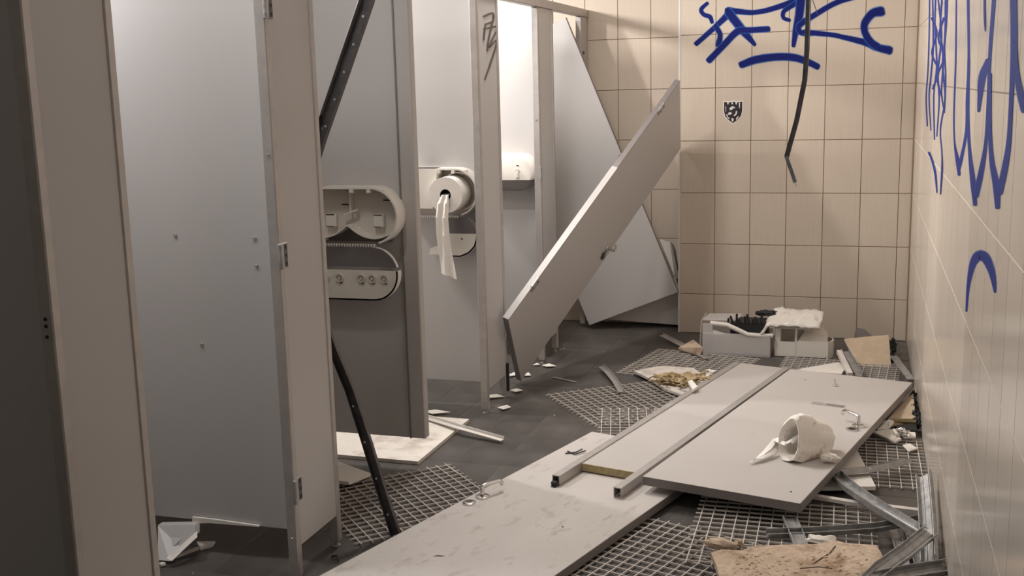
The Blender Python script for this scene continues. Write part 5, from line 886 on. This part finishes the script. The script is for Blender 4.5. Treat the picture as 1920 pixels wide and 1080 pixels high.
# ------------------------------------------------------------------ rubble beneath the near divider and small scraps
single('board_scrap', MB().prism([(-2.1661, 2.9500, 0.0886), (-2.0243, 2.9500, 0.1042), (-2.0137, 2.9300, 0.0769), (-2.0556, 2.9100, 0.0372), (-2.0677, 2.8600, 0.0137), (-2.1112, 2.8600, 0.0126)], (.004, .02, .004)), 'laminate', 'broken grey board scrap hanging under the large pale divider', 'scrap')
single('board_scrap', MB().prism([(-2.0475, 2.9000, 0.0531), (-2.0102, 2.9200, 0.0886), (-1.9983, 2.9000, 0.0762), (-2.0454, 2.8400, 0.0247), (-2.0641, 2.8400, 0.0335)], (.004, .012, .004)), 'boardw', 'white folded edge of board in front of the broken grey board scrap', 'scrap')
strip('white_bar', [(-2.0806, 2.8783, 0.0080), (-2.0341, 2.9711, 0.0100)], 'whitemetal', 'short white strip in front of the bent board scrap', sec=[(-.006, 0), (.006, 0), (.006, .008), (-.006, .008)])
single('plastic_scrap', MB().prism([(-2.0549, 2.9954, 0.0200), (-1.9940, 3.0104, 0.0200), (-1.9988, 2.9975, 0.0100), (-2.0293, 2.9754, 0.0050)], (0, 0, .006)), 'boardw', 'small white plastic scrap on dark floor left of hinged pilaster', 'scrap')
single('plastic_scrap', MB().blob((-2.0831, 2.8442, 0.0080), (.02, .015, .014), amp=.3, seed=2), 'boardw', 'tiny round white scrap at the foot of the nearest pilaster', 'scrap')
scr = [((-1.6611, 4.9220, 0.0060), 50, 8, 'thin flat white scrap left of the leaning door foot'), ((-1.5809, 5.0461, 0.0060), 26, 7, 'white scrap bar at the foot of the leaning door'), ((-1.6898, 5.3365, 0.0060), 16, 10, 'bright white scrap just left of the leaning door edge'),
       ((-1.6167, 5.3516, 0.0060), 22, 8, 'bright white scrap just right of the leaning door edge'), ((-1.6265, 5.5660, 0.0060), 16, 5, 'small white scrap beneath the leaning door'), ((-1.5532, 5.5574, 0.0060), 34, 8, 'pale flat scrap at the foot of the far pilaster'),
       ((-1.5506, 4.7523, 0.0060), 26, 9, 'white scrap at the foot of scratched pilaster'), ((-1.8328, 4.6114, 0.0060), 54, 8, 'pale scrap on floor behind the angle trim')]
for c, w_, h_, lab in scr:
    c = V(c); s = w_/430; d_ = h_/430*3.4; random.seed(w_+h_)
    single('plastic_scrap', MB().prism([c+V((-s/2, random.uniform(-.3, .1)*d_, 0)), c+V((s*random.uniform(-.1, .2), -d_*.5, .002)), c+V((s/2, random.uniform(-.2, .3)*d_, 0)), c+V((s*random.uniform(-.2, .1), d_*.5, .003))], (0, 0, .003)), 'boardw', lab, 'scrap')
single('cable_clip', MB().tube([(-1.5874, 3.0397, 0.0040), (-1.5553, 3.0145, 0.0200), (-1.5471, 3.0035, 0.0040)], .003, 6), 'black', 'black bent clip on the floor at the hinged pilaster', 'clip')
part('block', MB().box((-1.597, 4.955, .10), (.02, .02, .14), b=.004), 'black', pc, label='dark rubber block')
mb = MB(); random.seed(11)
for k in range(90):
    x = random.uniform(-2.2, .2); y = random.uniform(2.6, 6.3); s = random.uniform(.0015, .0035)
    mb.box((x, y, s*.5), (s*random.uniform(.8, 2), s*random.uniform(.8, 1.6), s), Rz(random.uniform(0, 3)))
single('grit', mb, 'boardw', 'loose white grit crumbs scattered over the dark floor', 'grit', loc=(0, 0, 0), kind='stuff')
